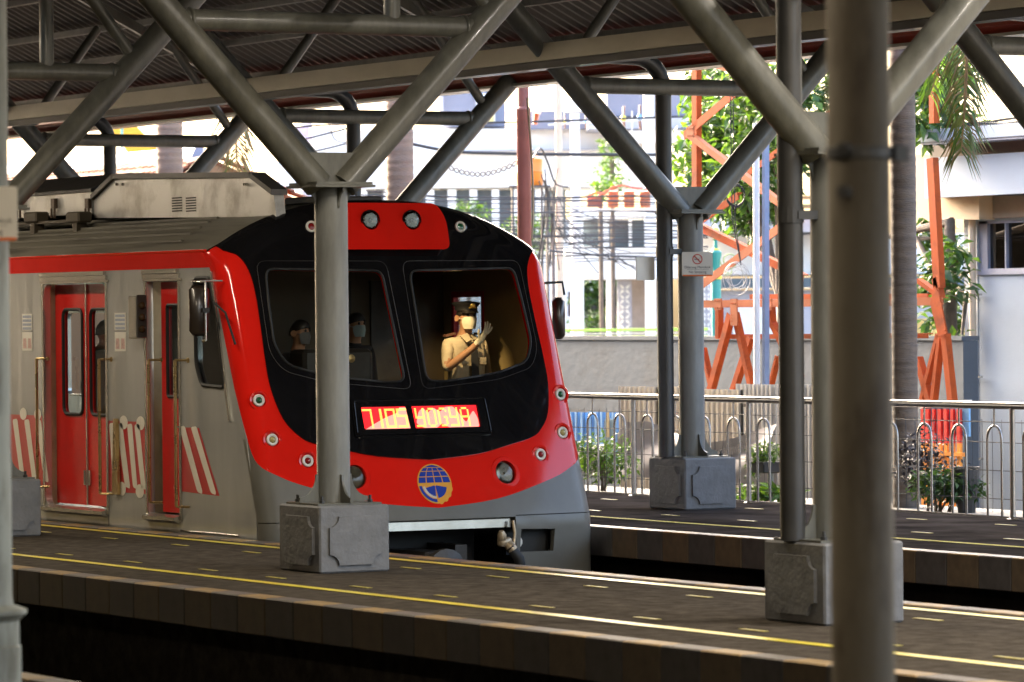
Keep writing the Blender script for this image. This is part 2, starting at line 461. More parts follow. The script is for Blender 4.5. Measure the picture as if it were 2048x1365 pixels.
def frame(x, yc, label, group, drain=True):
    """Y-shaped canopy support: plinth, pole, base and head plates with gussets, two arms, tie, webs"""
    t = thing('canopy_column', label, 'column', (x, yc, 0), group)
    # plinth with raised, notched panels
    h = .32; hy = .275; hz = .47; b = MB(); b.bbox(x - h, x + h, yc - hy, yc + hy, 0.001, hz, .012)
    pl = build('plinth', b, m_steel2, t)
    def panel(nx_, ny_):
        tx, ty = -ny_, nx_; w, z0, z1, r = (.205 if nx_ else .245), .055, .395, .075; pts = []; hh = h if nx_ else hy
        for (cx_, cz_, a0) in ((w, z0, 90), (w, z1, 180), (-w, z1, 270), (-w, z0, 0)):
            seq = []
            for k in range(5):
                a = math.radians(a0 + 90 * k / 4); seq.append((cx_ + r * math.cos(a), cz_ + r * math.sin(a)))
            pts += seq[::-1]
        P = [(x + nx_ * (hh - .004) + tx * u, yc + ny_ * (hh - .004) + ty * u, v) for u, v in pts]
        q = MB(); q.prism(P, (nx_ * .026, ny_ * .026, 0)); build('raised_panel', q, m_steel2, pl)
    for n_ in ((0, -1), (1, 0), (-1, 0), (0, 1)): panel(*n_)
    b = MB(); b.lathe((x, yc, hz), (0, 0, 1), [(.118, .013), (.118, 2.23)], 28); build('pole', b, m_polep, t, smooth=40)
    b = MB(); b.box(x - .25, x + .25, yc - .25, yc + .25, hz + .001, hz + .014); build('base_plate', b, m_steel, t)
    gs = MB()
    for a in range(4):
        ca, sa = math.cos(a * PI / 2), math.sin(a * PI / 2); pr = [(.112, hz + .015), (.27, hz + .015), (.27, hz + .05)]
        pr += [(.27 - .13 * math.sin(k / 6 * PI / 2), hz + .05 + .16 * (1 - math.cos(k / 6 * PI / 2))) for k in range(1, 7)] + [(.112, hz + .21)]
        gs.prism([(x + ca * r - sa * .007, yc + sa * r + ca * .007, z) for r, z in pr], (sa * .014, -ca * .014, 0))
    build('base_gusset', gs, m_steel, t)
    bo = MB()
    for i in (-1, 1):
        for j in (-1, 1): bo.lathe((x + i * .19, yc + j * .19, hz + .0145), (0, 0, 1), [(.02, 0), (.02, .02), (.011, .021), (.011, .05)], 6)
    build('anchor_bolts', bo, m_pipe, t)
    # head: bell gussets, plate, knee plate
    hd = MB(); zt = 2.70
    for a in range(4):
        ca, sa = math.cos(a * PI / 2), math.sin(a * PI / 2)
        pr = [(.112, zt - .002), (.20, zt - .002), (.20, zt - .03)] + [(.20 - .075 * math.sin(k / 6 * PI / 2), zt - .03 - .10 * (1 - math.cos(k / 6 * PI / 2))) for k in range(1, 7)] + [(.112, zt - .16)]
        hd.prism([(x + ca * r - sa * .007, yc + sa * r + ca * .007, z) for r, z in pr], (sa * .014, -ca * .014, 0))
    build('head_gusset', hd, m_steel, t)
    b = MB(); b.box(x - .235, x + .235, yc - .235, yc + .235, zt, zt + .018); b.box(x - .22, x + .22, yc - .22, yc + .22, zt + .020, zt + .038); build('head_plate', b, m_steel, t)
    b = MB(); b.prism([(x - .02, yc - .19, zt + .04), (x - .02, yc + .19, zt + .04), (x - .02, yc + .33, zt + .25), (x - .02, yc - .33, zt + .25)], (.04, 0, 0)); build('knee_plate', b, m_steel, t)
    for s in (-1, 1):
        zz = zt + .02; top = 2.1 if (s > 0) == (yc < Y_RIDGE) else 1.50
        y0, y1 = yc + s * .10, yc + s * (.10 + top)
        b = MB(); b.tube([(x, y0, zz), (x, y1, zz + .02 + top * 1.02)], .105, 20); build('arm', b, m_steel, t, smooth=40)
        b = MB(); b.tube([(x, yc + s * 1.30, 3.98), (x, yc + s * .40, 5.16)], .052, 14); build('web_strut', b, m_steel, t, smooth=40)
    for s in (-1, 1):
        b = MB(); b.lathe((x, yc + s * 1.085, 3.86), (0, 1, 0), [(.074, -.016), (.086, -.010), (.089, 0), (.086, .010), (.074, .016)], 18); build('weld_bead', b, m_steel, t, smooth=60)
    b = MB(); b.tube([(x, yc - 1.2, 3.86), (x, yc + 1.2, 3.86)], .075, 18); build('tie_bar', b, m_steel, t, smooth=40)
    if yc < Y_RIDGE:
        b = MB(); b.tube([(x, yc + .5, 3.9), (x, yc + .5, min(z_roof(yc + .5) - .1, 5.2))], .06, 14); build('king_post', b, m_steel, t, smooth=40)
    # rafter under the sheet
    s = 1 if yc < Y_RIDGE else -1
    ya, yb = (EAVE_N + .1, Y_RIDGE - .04) if s > 0 else (Y_RIDGE + .04, EAVE_F - .1)
    b = MB(); b.obox((x, (ya + yb) / 2, (z_roof(ya) + z_roof(yb)) / 2 - .24), (.035, 0, 0), (0, (yb - ya) / 2, (z_roof(yb) - z_roof(ya)) / 2), (0, 0, .06)); build('rafter', b, m_steel, t)
    if drain:
        dy = -.245; dx = -.05
        b = MB(); pts = [(x + dx, yc + dy, .475), (x + dx, yc + dy, 3.83)]
        pts += [(x + dx, yc + dy - .30 * (1 - math.cos(k / 6 * PI / 2)), 3.83 + .30 * math.sin(k / 6 * PI / 2)) for k in range(1, 7)] + [(x + dx, yc + dy - .95, 4.15)]
        b.tube(pts, .075, 16); dp = build('drainpipe', b, m_pipe, t, smooth=50)
        b = MB(); b.box(x + dx - .02, x + .04, yc + dy, yc - .09, 2.33, 2.38); b.lathe((x + dx, yc + dy, 2.31), (0, 0, 1), [(.082, 0), (.082, .09)], 16); build('pipe_bracket', b, m_pipe, dp)
    return t

gN = 'Y-shaped columns along the near platform'; gF = 'Y-shaped columns along the far platform'
col1 = frame(FX0, Y_COL_N, 'grey Y-shaped canopy column standing in front of the red train nose', gN, drain=False)
col0 = copy_tree(col1); col0.location.x = FX0 - SP; col0['label'] = 'Y-shaped canopy column beside the train doors, half hidden by the sign post on the left'
col3 = frame(FX0 + SP + .11, Y_COL_N + .04, 'Y-shaped canopy column with plinth right of the train, half hidden by the blurred foreground pole', gN)
for k in ():
    c_ = copy_tree(col1); c_.location.x = FX0 - SP * k; c_['label'] = 'farthest Y-shaped canopy column of the near platform, outside the picture on the left'
FX2 = -34.0
col2 = frame(FX2, Y_COL_F, 'Y-shaped canopy column with drainpipe and no smoking sign on the far platform', gF)
for k, lb in ((1, 'Y-shaped canopy support rising behind the train roof, right of its air conditioner'), (2, 'Y-shaped canopy support with curved drainpipe behind the air conditioning unit, far left'),
              (-1, 'Y-shaped canopy support at the top right corner above the white building')):
    c_ = copy_tree(col2); c_.location.x = FX2 - SP * k; c_['label'] = lb

# warm tube lamps under the near slope
E_tube = emit('warm tube', (1.0, 0.72, 0.40), 1.2)
lamp0 = None
for k in range(8):
    x = FX0 + 3.1 + SP * (k - 3)
    if lamp0 is None:
        lamp0 = thing('tube_lamp', 'lit tube lamp under the dark roof', 'lamp', (x, 12.75, 4.36), 'tube lamps under the canopy')
        b = MB(); b.box(x - .62, x + .62, 12.70, 12.80, 4.36, 4.41); build('lamp_body', b, m_pipe, lamp0)
        b = MB(); b.tube([(x - .6, 12.75, 4.335), (x + .6, 12.75, 4.335)], .018, 10); build('tube', b, E_tube, lamp0)
    else:
        l_ = copy_tree(lamp0); l_.location.x = x
    A = bpy.data.lights.new('tube_light', 'AREA'); A.shape = 'RECTANGLE'; A.size = 2.4; A.size_y = .06; A.energy = 10; A.color = (1.0, .85, .64)
    ao = bpy.data.objects.new('tube_light', A); COL.objects.link(ao); ao.location = (x, 12.75, 4.31)
for x in (-17.0, -11.5, -6.0):
    l_ = copy_tree(lamp0); l_.location = (x, 5.2 if x == -11.5 else 4.6, 4.02)
    A = A.copy(); A.energy = 10; ao = bpy.data.objects.new('tube_light', A); COL.objects.link(ao); ao.location = (x, 5.2 if x == -11.5 else 4.6, 3.97)

for x in (-18.5, -13.5, -8.5):  # ridge lamps out of view, added to brighten the train nose
    l_ = copy_tree(lamp0); l_.location = (x, 17.45, 6.6); l_['label'] = 'added unseen tube lamp below the roof ridge'
    A = A.copy(); A.size = 1.2; A.energy = 46; A.color = (1.0, .9, .78); ao = bpy.data.objects.new('tube_light', A); COL.objects.link(ao); ao.location = (x, 17.45, 6.55)

# foreground posts on the viewer's platform
m_post = mat('old cream green post paint', (0.20, 0.22, 0.20), 0.45, var=0.15, scale=4, dirt=(0.10, 0.10, 0.08), stretch=(2, 2, .5))
pc = at(-38, 700, y=6.6); x, y = pc.x, pc.y
t = thing('sign_post', 'pale grey round post with flanged sleeve at the left edge of the picture', 'post', (x, y, 0))
b = MB(); b.lathe((x, y, 0), (0, 0, 1), [(.122, .66), (.122, 4.6)], 32); build('pole', b, m_post, t, smooth=40)
b = MB(); b.lathe((x, y, 0), (0, 0, 1), [(.155, 0.0), (.155, .50), (.148, .505), (.148, .60), (.18, .63), (.18, .645), (.125, .665), (.122, .70)], 32); build('flanged_sleeve', b, m_post, t, smooth=30)
b = MB(); b.tube([(x + .06, y - .118, 1.0), (x + .06, y - .118, 4.6)], .012, 8); build('cable_conduit', b, m_post, t)
pc = at(1725, 700, y=6.6); x, y = pc.x, pc.y
m_post2 = mat('shiny olive pole paint', (0.075, 0.064, 0.047), 0.6, var=0.25, scale=5, dirt=(0.042, 0.03, 0.019), spec=.3, bump=0.3, bscale=9, stretch=(2, 2, .6), coat=.05)
t = thing('steel_pole', 'out of focus olive steel pole close to the viewer, right of centre', 'pole', (x, y, 0))
b = MB(); b.lathe((x, y, 0), (0, 0, 1), [(.086, 0.0), (.086, 4.6)], 24); build('pole', b, m_post2, t, smooth=40)
b = MB(); b.lathe((x, y, 2.21), (0, 0, 1), [(.088, 0), (.093, .004), (.093, .03), (.088, .034)], 24); b.obox((x + .06, y + .088, 2.225), (.02, 0, 0), (0, .02, 0), (0, 0, .02)); build('band_clamp', b, m_pipe, t)
for z in (2.12, 2.235):
    b = MB(); b.lathe((x + .055, y - .078, z), (.6, -.8, 0), [(.018, 0), (.018, .03), (.008, .031)], 10); build('clamp_bolt', b, m_pipe, t)

# ------------------------------------------------------------------ the train
YC, W, RC = 16.86, 1.53, 0.13
m_red = mat('glossy red coachwork', (0.68, 0.014, 0.008), 0.085, var=0.06, scale=2)
m_red2 = mat('red door paint', (0.62, 0.013, 0.009), 0.32, var=0.10, scale=3, spec=.35)
m_mask = mat('gloss black front panel', (0.006, 0.006, 0.007), 0.05, var=0.2, scale=3)
m_skirt = mat('grey nose paint', (0.122, 0.119, 0.102), 0.42, var=0.10, scale=3, coat=.2)
m_inox = mat('brushed stainless side', (0.66, 0.675, 0.67), 0.17, 0.62, var=0.08, scale=1.6, stretch=(1.8, 1, .25), bump=.16, bscale=3.2)
m_inox2 = mat('polished trim', (0.55, 0.53, 0.48), 0.22, 0.85, var=0.12, scale=5)
m_rooft = mat('grimy train roof', (0.095, 0.088, 0.068), 0.6, var=0.35, scale=3, stretch=(.25, 3, 3), dirt=(0.045, 0.04, 0.03))
m_ac = mat('dented air conditioner sheet', (0.66, 0.655, 0.63), 0.32, 0.75, var=0.2, scale=2.0, bump=.5, bscale=2.6, dirt=(0.46, 0.44, 0.39))
m_dark = mat('dark rubber and shadow gap', (0.012, 0.012, 0.012), 0.6, var=0.3)
m_wht = mat('white enamel', (0.72, 0.70, 0.64), 0.35, var=0.06)
m_brz = mat('bronze handrail', (0.50, 0.36, 0.17), 0.28, 0.8, var=0.15)
m_glass = glass('train window glass', (0.62, 0.68, 0.66), 0.9)
m_wsg = glass('windscreen glass', (0.80, 0.80, 0.74), .45)
m_lens = glass('lamp lens', (0.9, 0.88, 0.82), 1.1)
m_refl = mat('lamp reflector', (0.32, 0.32, 0.29), 0.15, 0.95, var=0.05)
m_cabl = mat('cream cab side lining', (0.50, 0.38, 0.18), .5, var=.06)
m_cabw = mat('brown cab lining', (0.085, 0.065, 0.04), 0.55, var=0.08)
m_cabd = mat('dark cab fittings', (0.035, 0.032, 0.03), 0.5, var=0.3)
m_sal = mat('pale saloon lining', (0.55, 0.56, 0.52), 0.5, var=0.06)

def zr_t(y): return 2.76 - .42 * abs(y / W) ** 2.5
def SN(s, z, d=0.0):
    """point of the nose surface: s = arc from the centre line round the corner, z height, d depth along the normal"""
    def q(s, z):
        a = abs(s); s1 = W - RC; s2 = s1 + RC * PI / 2
        th = min(max((a - s1) / RC, 0), PI / 2)
        y = a if a < s1 else s1 + RC * math.sin(th)
        xo = -.05 * min(y, W) ** 2 - (0 if a < s1 else RC * (1 - math.cos(th))) - max(a - s2, 0)
        dd = zr_t(y) - z; rt = .20
        ft = rt * (1 - math.sqrt(max(0, 1 - ((rt - max(dd, 0)) / rt) ** 2))) if dd < rt else 0
        ft *= min(1, max(0, (s2 + .5 - a) / .5))
        return Vector((-31.24 - .372 * max(z, .10 + .0 * z) + xo - ft, YC + math.copysign(y, s), z))
    p = q(s, z)
    if d:
        e = .004; du = q(s + e, z) - q(s - e, z); dv = q(s, z) - q(s, z - 2 * e)
        n = du.cross(dv); n.normalize(); p = p + n * d
    return p
def SND(d0): return lambda s, z, d=0.0: SN(s, z, d0 + d)

train = thing('commuter_train', 'red and silver electric train with black rounded nose at the platform', 'train', (-36, YC, -1.0))
YS = YC - W           # near side plane
def side(d0): return lambda x, z, d=0.0: Vector((x, YS - d0 - d, z))

half_win = [(.13, 2.165), (1.165, 2.185), (1.188, 1.93), (1.205, 1.56), (1.12, 1.395), (.80, 1.305), (.30, 1.245), (.10, 1.247)]
winR = rnd(half_win, .075); winL = [(-x, z) for x, z in reversed(winR)]
mask_r = [(0, .607), (.464, .645), (.772, .708), (1.02, .765), (1.13, .83), (1.235, .967), (1.295, 1.21), (1.30, 1.45), (1.29, 1.70), (1.285, 2.00), (1.31, 2.18), (1.37, 2.29), (1.43, 2.325), (1.46, 2.34)]
mask_r = smooth(mask_r, 4)
def z_lim(s):
    a = min(abs(s), W); return zr_t(a if a < W - RC else W - RC + RC * math.sin(min((abs(s) - W + RC) / RC, PI / 2))) - .004
top = [(s, z_lim(s)) for s in [1.472 - .046 * i for i in range(65)]]
mask = mask_r + top + [(-x, z) for x, z in reversed(mask_r)][:-1]
# near / far half outline of the red frame and the grey skirt
red_lo = [(0, .218), (.576, .276), (1.12, .415), (1.352, .505), (1.504, .607), (1.564, .807), (1.628, 1.211), (1.66, 1.7), (1.70, 2.20)]
red_key = list(red_lo); red_lo = smooth(red_lo, 4)
red_out = red_lo + [(1.70, 2.33)] + [(1.56, 2.336)] + top + [(-1.56, 2.336), (-1.70, 2.33)] + [(-x, z) for x, z in reversed(red_lo)][:-1]
led = rnd([(-.55, .86), (.53, .86), (.53, 1.04), (-.55, 1.04)], .01, 2)
inner = [(x * .985 if abs(x) > 1 else x, z) for x, z in mask]
hole_hl = [[(s + .095 * math.cos(a), .487 + .095 * math.sin(a)) for a in [k * PI / 10 for k in range(20)]] for s in (-.70, .70)]
marks = [(-1.41, 1.118, 'green'), (-1.355, .80, 'yellow'), (-1.085, .625, 'red'), (1.41, 1.118, 'green'), (1.355, .80, 'yellow'), (1.085, .625, 'red')]
hole_mk = [[(s + .058 * math.cos(a), z + .058 * math.sin(a)) for a in [k * PI / 8 for k in range(16)]] for s, z, c in marks]
build('nose_frame', patch(red_out, SND(0), .03, [winR, winL] + hole_hl + hole_mk, rim=.03), m_red, train, smooth=60)
build('front_panel', patch(mask, SND(.011), .028, [winR, winL], rim=.02), m_mask, train, smooth=60)
# skirt: between the red edge and the bottom, with the coupler opening and two lamp recesses
n_sk = 5 * 4 + 1
sk = [(-x, z) for x, z in reversed(red_lo[:n_sk])] + red_lo[1:n_sk]
sk = sk + [(1.62, .80), (1.62, -.42), (.715, -.42), (.715, .125), (-.715, .125), (-.715, -.42), (-1.62, -.42), (-1.62, .80)]
rec = [[(a * u, b) for u, b in ((.75, -.168), (1.085, -.17), (1.105, .012), (.765, .022))] for a in (1, -1)]
build('nose_skirt', patch(sk, SND(.003), .06, rec, rim=.05), m_skirt, train, smooth=60)
for a in (1, -1):
    b = MB()
    c = SN(a * .92, -.08) + Vector((-.16, 0, 0)); b.box(c.x - .02, c.x, c.y - .2, c.y + .2, -.2, .06)
    build('lamp_recess', b, m_dark, train)
b = MB(); c = SN(.8, -.08); b.lathe((c.x - .12, c.y - .02, -.09), (1, 0, 0), [(.045, 0), (.05, .03), (.02, .05)], 12); build('recess_lamp', b, m_wht, train)
# anticlimber lip, drawgear, brake hose
lip = MB()
for i in range(16):
    s0, s1 = -.70 + 1.40 * i / 16, -.70 + 1.40 * (i + 1) / 16
    A, B = SN(s0, .12, -.05), SN(s1, .12, -.05)
    lip.add([(A.x, A.y, .118), (B.x, B.y, .118), (B.x + .004, B.y, .04), (A.x + .004, A.y, .04), (A.x - .12, A.y, .04), (B.x - .12, B.y, .04), (A.x - .12, A.y, .118), (B.x - .12, B.y, .118)], [(0, 1, 2, 3), (3, 2, 5, 4), (0, 6, 7, 1)])
build('steel_lip', lip, m_inox2, train, smooth=30)
b = MB(); b.box(-33.2, -32.0, YC - .7, YC + .7, -.5, .03)
build('undergear_box', b, m_dark, train)
b = MB(); b.bbox(-32.4, -31.3, YC - .14, YC + .14, -.42, -.14, .03); b.lathe((-31.3, YC, -.28), (1, 0, 0), [(.15, 0), (.17, .05), (.17, .12), (.09, .14)], 16); b.box(-32.0, -31.5, YC - .45, YC - .3, -.45, -.2); b.box(-32.0, -31.5, YC + .25, YC + .36, -.45, -.1)
build('coupler', b, m_cabd, train)
hs = at(1015, 1085, x=-31.25)
b = MB(); b.bbox(hs.x - .05, hs.x + .03, hs.y - .06, hs.y + .05, hs.z - .05, hs.z + .03, .015); b.lathe((hs.x, hs.y - .03, hs.z + .01), (.3, -.3, 1), [(.035, 0), (.04, .04), (.02, .08)], 10); b.lathe((hs.x + .01, hs.y + .03, hs.z - .04), (.4, .3, -.6), [(.03, -.05), (.045, 0), (.045, .05), (.03, .07)], 10)
b.tube([(hs.x, hs.y + .07, hs.z - .08), (hs.x - .02, hs.y + .1, hs.z + .06), (hs.x - .05, hs.y + .1, hs.z + .16)], .014, 8)
cock = build('brake_cock', b, mat('tarnished brass', (0.42, 0.33, 0.22), 0.4, .5, var=.3), train, smooth=50)
b = MB(); b.tube([(hs.x + .02, hs.y + .03, hs.z - .05), (hs.x + .05, hs.y + .10, hs.z - .15), (hs.x + .03, hs.y + .14, hs.z - .3), (hs.x, hs.y + .12, hs.z - .45)], .045, 12); b.tube([(hs.x - .1, hs.y - .15, hs.z - .35), (hs.x, hs.y - .05, hs.z - .25), (hs.x + .05, hs.y + .06, hs.z - .3)], .04, 12)
build('brake_hose', b, m_dark, train, smooth=60)

# windscreens with rubber gasket
for sgn in (1, -1):
    P_s = [SN(sgn * (.72 + .08 * i), .135, .006) for i in range(12)]; b = MB(); b.tube(P_s, .0035, 5); build('panel_seam', b, m_dark, train)
for nm, w in (('windscreen', winR), ('windscreen', winL)):
    o = build(nm, patch(w, SND(-.012), .07), m_wsg, train, smooth=60)
    wd = dens(w, .05); b = MB(); b.tube([SN(p[0], p[1], .010) for p in wd + wd[:1]], .011, 6, cap=False); build('gasket', b, m_dark, o, smooth=60)
for sgn in (1, -1):   # outer panel seam
    seam = rnd([(sgn * .075, 2.245), (sgn * 1.235, 2.25), (sgn * 1.255, 1.5), (sgn * 1.16, 1.345), (sgn * .8, 1.25), (sgn * .05, 1.18)], .08)
    wd = dens(seam, .05); b = MB(); b.tube([SN(p[0], p[1], .011) for p in wd + wd[:1]], .0025, 5, cap=False); build('panel_seam', b, m_cabd, train)

# destination display
scr = build('destination_display', patch(rnd([(-.645, .795), (.635, .795), (.63, 1.115), (-.625, 1.115)], .03), SND(.026), .08, [led], rim=.025), m_mask, train, smooth=50)
fr = rnd([(-.625, .815), (.615, .815), (.61, 1.095), (-.605, 1.095)], .02); wd = dens(fr, .05)
b = MB(); b.tube([SN(p[0], p[1], .028) for p in wd + wd[:1]], .007, 6, cap=False); build('frame_bead', b, m_mask, scr)
E_red = emit('lit red display', (1.0, 0.015, 0.02), 0.13); E_yel = emit('lit yellow dots', (1.0, 0.58, 0.10), 0.15); m_pnk = emit('painted pink reflection', (1.0, 0.34, 0.27), 0.085)
build('red_screen', patch([(-.545, .86), (-.13, .86), (-.145, 1.04), (-.55, 1.04)], SND(.014), .1), E_red, scr)
build('red_screen', patch([(-.08, .86), (.525, .86), (.525, 1.04), (-.085, 1.04)], SND(.014), .1), E_red, scr)
# pink reflection over part of the lit panels, painted as glowing patches
build('pink_reflection', patch([(-.54, .861), (-.132, .861), (-.144, 1.035), (-.20, 1.035), (-.23, .99), (-.34, .955), (-.44, .91)], SND(.016), .1), m_pnk, scr)
build('pink_reflection', patch(rnd([(-.07, .9), (.0, .862), (.12, .862), (.17, .9), (.23, .862), (.52, .862), (.52, .93), (.49, 1.0), (.45, .96), (.40, .9), (.33, 1.0), (.30, 1.035), (.22, 1.03), (.17, .99), (.11, 1.03), (.05, .98), (.02, 1.03), (-.03, 1.0)], .02), SND(.016), .1), m_pnk, scr)
FONT = {'7': ['11111', '00001', '00001', '00001', '00001', '00001', '00001', '00001', '00001'], '1': ['1', '1', '1', '1', '1', '1', '1', '1', '1'],
        '0': ['11111', '10001', '10001', '10001', '10001', '10001', '10001', '10001', '11111'], '5': ['11111', '10000', '10000', '11111', '00001', '00001', '00001', '00001', '11111'],
        'Y': ['10001', '10001', '10001', '10001', '11111', '00001', '00001', '00001', '11111'], 'O': ['01110', '10001', '10001', '10001', '10001', '10001', '10001', '10001', '01110'],
        'G': ['01110', '10001', '10000', '10000', '10011', '10001', '10001', '10001', '01110'], 'A': ['01110', '10001', '10001', '10001', '11111', '10001', '10001', '10001', '10001']}
mp = SND(.019)
for ch, s0, sw in (('7', -.545, .085), ('1', -.393, .022), ('0', -.345, .095), ('5', -.238, .095), ('Y', -.07, .088), ('O', .04, .085), ('G', .145, .085), ('Y', .25, .085), ('A', .355, .085)):
    b = MB(); rows = FONT[ch]; nc = len(rows[0]); dw = sw / nc
    for r_, row in enumerate(rows):
        for c_, k in enumerate(row):
            if k == '1':
                for hh in (0, 1):
                    x0, x1 = s0 + c_ * dw, s0 + (c_ + 1) * dw; z1 = 1.024 - (r_ + hh * .5) * .0172; z0 = z1 - .0056
                    b.add([mp(x0, z0), mp(x1, z0), mp(x1, z1), mp(x0, z1)], [(0, 1, 2, 3)])
    build('lit_character', b, E_yel, scr)

# emblem: globe, wing and gear
m_ey = mat('emblem gold', (0.72, 0.33, 0.03), 0.3, var=.06, coat=.4); m_eb = mat('emblem blue', (0.015, 0.045, 0.33), 0.25, var=.08, coat=.4); m_ew = mat('emblem pale', (0.6, 0.55, 0.45), 0.4)
ec = (.005, .413); R = .158
gear = []
for k in range(72):
    a = 2 * PI * k / 72; low = math.sin(a) < -.05 and math.cos(a) > 0
    gear.append((ec[0] + (R + (.006 if low and k % 4 < 2 else 0)) * math.cos(a), ec[1] + (R + (.008 if low and k % 4 < 2 else 0)) * 1.02 * math.sin(a)))
em = build('emblem', patch(gear, SND(.003), .05), m_ey, train, smooth=60)
cells = MB(); ef = SND(.0045)
def ell(u, t):   # u -1..1 across, t latitude (rad)
    return (ec[0] + R * .95 * math.cos(t) * u, ec[1] + R * .97 * math.sin(t))
lat = [(.06, .36), (.41, .70), (.75, 1.0)]
for t0, t1 in lat:
    for u0, u1 in ((-.98, -.54), (-.48, -.03), (.03, .48), (.54, .98)):
        P = [ell(u0 + (u1 - u0) * i / 5, t0) for i in range(6)] + [ell(u1 + (u0 - u1) * i / 5, t1) for i in range(6)]
        cells.add([ef(*p) for p in P], [tuple(range(12))])
P = [ell(-.95 + 1.9 * i / 12, 1.06) for i in range(13)] + [ell(.9 * math.cos(a), 1.06 + .38 * math.sin(a)) for a in [k * PI / 8 for k in range(1, 8)]]
cells.add([ef(*p) for p in P], [tuple(range(len(P)))])
def wedge(r0, r1, a0, a1, cx=0, cy=0, n=10):
    A = [(ec[0] + cx + r1 * math.cos(a0 + (a1 - a0) * i / n), ec[1] + cy + r1 * math.sin(a0 + (a1 - a0) * i / n)) for i in range(n + 1)]
    B = [(ec[0] + cx + r0 * math.cos(a1 + (a0 - a1) * i / n), ec[1] + cy + r0 * math.sin(a1 + (a0 - a1) * i / n)) for i in range(n + 1)]
    return A + B
P = wedge(.125, .15, PI + .12, 1.5 * PI - .03); cells.add([ef(*p) for p in P], [(i, i + 1, 20 - i, 21 - i) for i in range(10)])
P = wedge(.008, .092, PI + .22, 1.5 * PI - .1, 0, -.012); cells.add([ef(*p) for p in P], [(i, i + 1, 20 - i, 21 - i) for i in range(10)])
P = wedge(.008, .105, 1.5 * PI + .1, 2 * PI - .18, 0, -.012); cells.add([ef(*p) for p in P], [(i, i + 1, 20 - i, 21 - i) for i in range(10)])
build('blue_field', cells, m_eb, em)
P = wedge(.098, .118, PI + .2, 1.5 * PI - .05); c2 = MB(); c2.add([ef(*p) for p in P], [(i, i + 1, 20 - i, 21 - i) for i in range(10)]); build('pale_wing', c2, m_ew, em)

def nrm(s, z): return (SN(s, z, .05) - SN(s, z, 0)).normalized()
# headlights sunk in round bowls
for s in (-.70, .70):
    n = nrm(s, .487); n = (n * .75 + Vector((.8, -.05, 0)) * .25).normalized(); c = SN(s, .487, 0)
    b = MB(); b.lathe(c, n, [(.096, -.10), (.097, -.002), (.099, .008), (.132, .008), (.136, .002), (.134, -.03)], 32); o = build('headlight', b, m_red, train, smooth=40)
    b = MB(); b.lathe(c, n, [(.02, -.09), (.06, -.075), (.093, -.03), (.0945, -.024)], 28); build('reflector', b, m_refl, o, smooth=60)
    b = MB(); b.lathe(c, n, [(.03, -.06), (.034, -.03), (.001, -.022)], 14); build('bulb_shield', b, m_cabd, o, smooth=60)
    b = MB(); b.lathe(c, n, [(.094, -.02), (.08, -.002), (.05, .012), (.001, .018)], 28); build('lens', b, m_lens, o, smooth=60)
LC = {'green': (0.01, 0.10, 0.035), 'yellow': (0.42, 0.36, 0.14), 'red': (0.22, 0.01, 0.012)}
for s, z, cn in marks:
    n = nrm(s, z); n = (n * .5 + Vector((1, -.05, -.05)) * .5).normalized(); c = SN(s, z, 0)
    b = MB(); b.lathe(c, n, [(.058, -.06), (.062, -.055), (.062, .004), (.078, .008), (.083, .002), (.08, -.02)], 28); b.lathe(c, n, [(.058, -.06), (.001, -.061)], 20, 1)
    o = build('marker_light', b, [m_red, m_dark], train, smooth=40)
    b = MB(); b.lathe(c, n, [(.027, -.05), (.028, .006), (.043, .010), (.049, .004), (.049, -.05)], 26); build('white_ring', b, m_wht, o, smooth=40)
    b = MB(); b.lathe(c, n, [(.0275, -.02), (.026, .0), (.016, .014), (.001, .018)], 20); build('lens', b, mat(cn + ' lamp lens', LC[cn], 0.12, var=.1, coat=.8), o, smooth=60)
for s, cn in ((-.70, 'red'), (.70, 'green')):
    n = nrm(s, 2.52); n = (n * .3 + Vector((1, -.1, .1)) * .7).normalized(); c = SN(s, 2.53, .015)
    b = MB(); b.lathe(c, n, [(.075, -.05), (.072, -.012), (.05, 0)], 24); o = build('marker_light', b, m_mask, train, smooth=40)
    b = MB(); b.lathe(c, n, [(.03, -.02), (.031, .012), (.044, .016), (.049, .01), (.049, -.03)], 26); build('white_ring', b, m_wht, o, smooth=40)
    b = MB(); b.lathe(c, n, [(.031, -.01), (.028, .006), (.001, .014)], 20); build('lens', b, mat(cn + ' lamp lens', LC[cn], 0.12), o, smooth=60)
# lamp pod over the windscreens
pod_o = rnd([(-.52, 2.345), (.52, 2.345), (.53, 2.60), (.46, 2.735), (-.46, 2.735), (-.53, 2.60)], .07, 6)
def PD(d0): return lambda s, z, d=0.0: Vector((-32.02 - .35 * (z - 2.35) + d0 + d - .05 * s * s, YC + s, z))
pod_h = [[(s + .078 * math.cos(a), 2.588 + .078 * math.sin(a)) for a in [k * PI / 10 for k in range(20)]] for s in (-.195, .195)]
pod = build('lamp_pod', patch(pod_o, PD(0), .06, pod_h, rim=.55), m_red, train, smooth=40)
for s in (-.195, .195):
    c = PD(0)(s, 2.588); n = Vector((1, 0, .05)).normalized()
    b = MB(); b.lathe(c, n, [(.078, -.10), (.08, .004), (.086, .008), (.09, .001), (.088, -.02)], 28); o = build('headlight', b, m_mask, train, smooth=40)
    b = MB(); b.lathe(c, n, [(.02, -.09), (.05, -.07), (.077, -.03)], 24); build('reflector', b, m_refl, o, smooth=60)
    b = MB(); b.lathe(c, n, [(.026, -.05), (.03, -.022), (.001, -.016)], 14); build('bulb_shield', b, m_cabd, o, smooth=60)
    b = MB(); b.lathe(c, n, [(.078, -.01), (.066, .012), (.04, .028), (.001, .034)], 24); build('lens', b, m_lens, o, smooth=60)
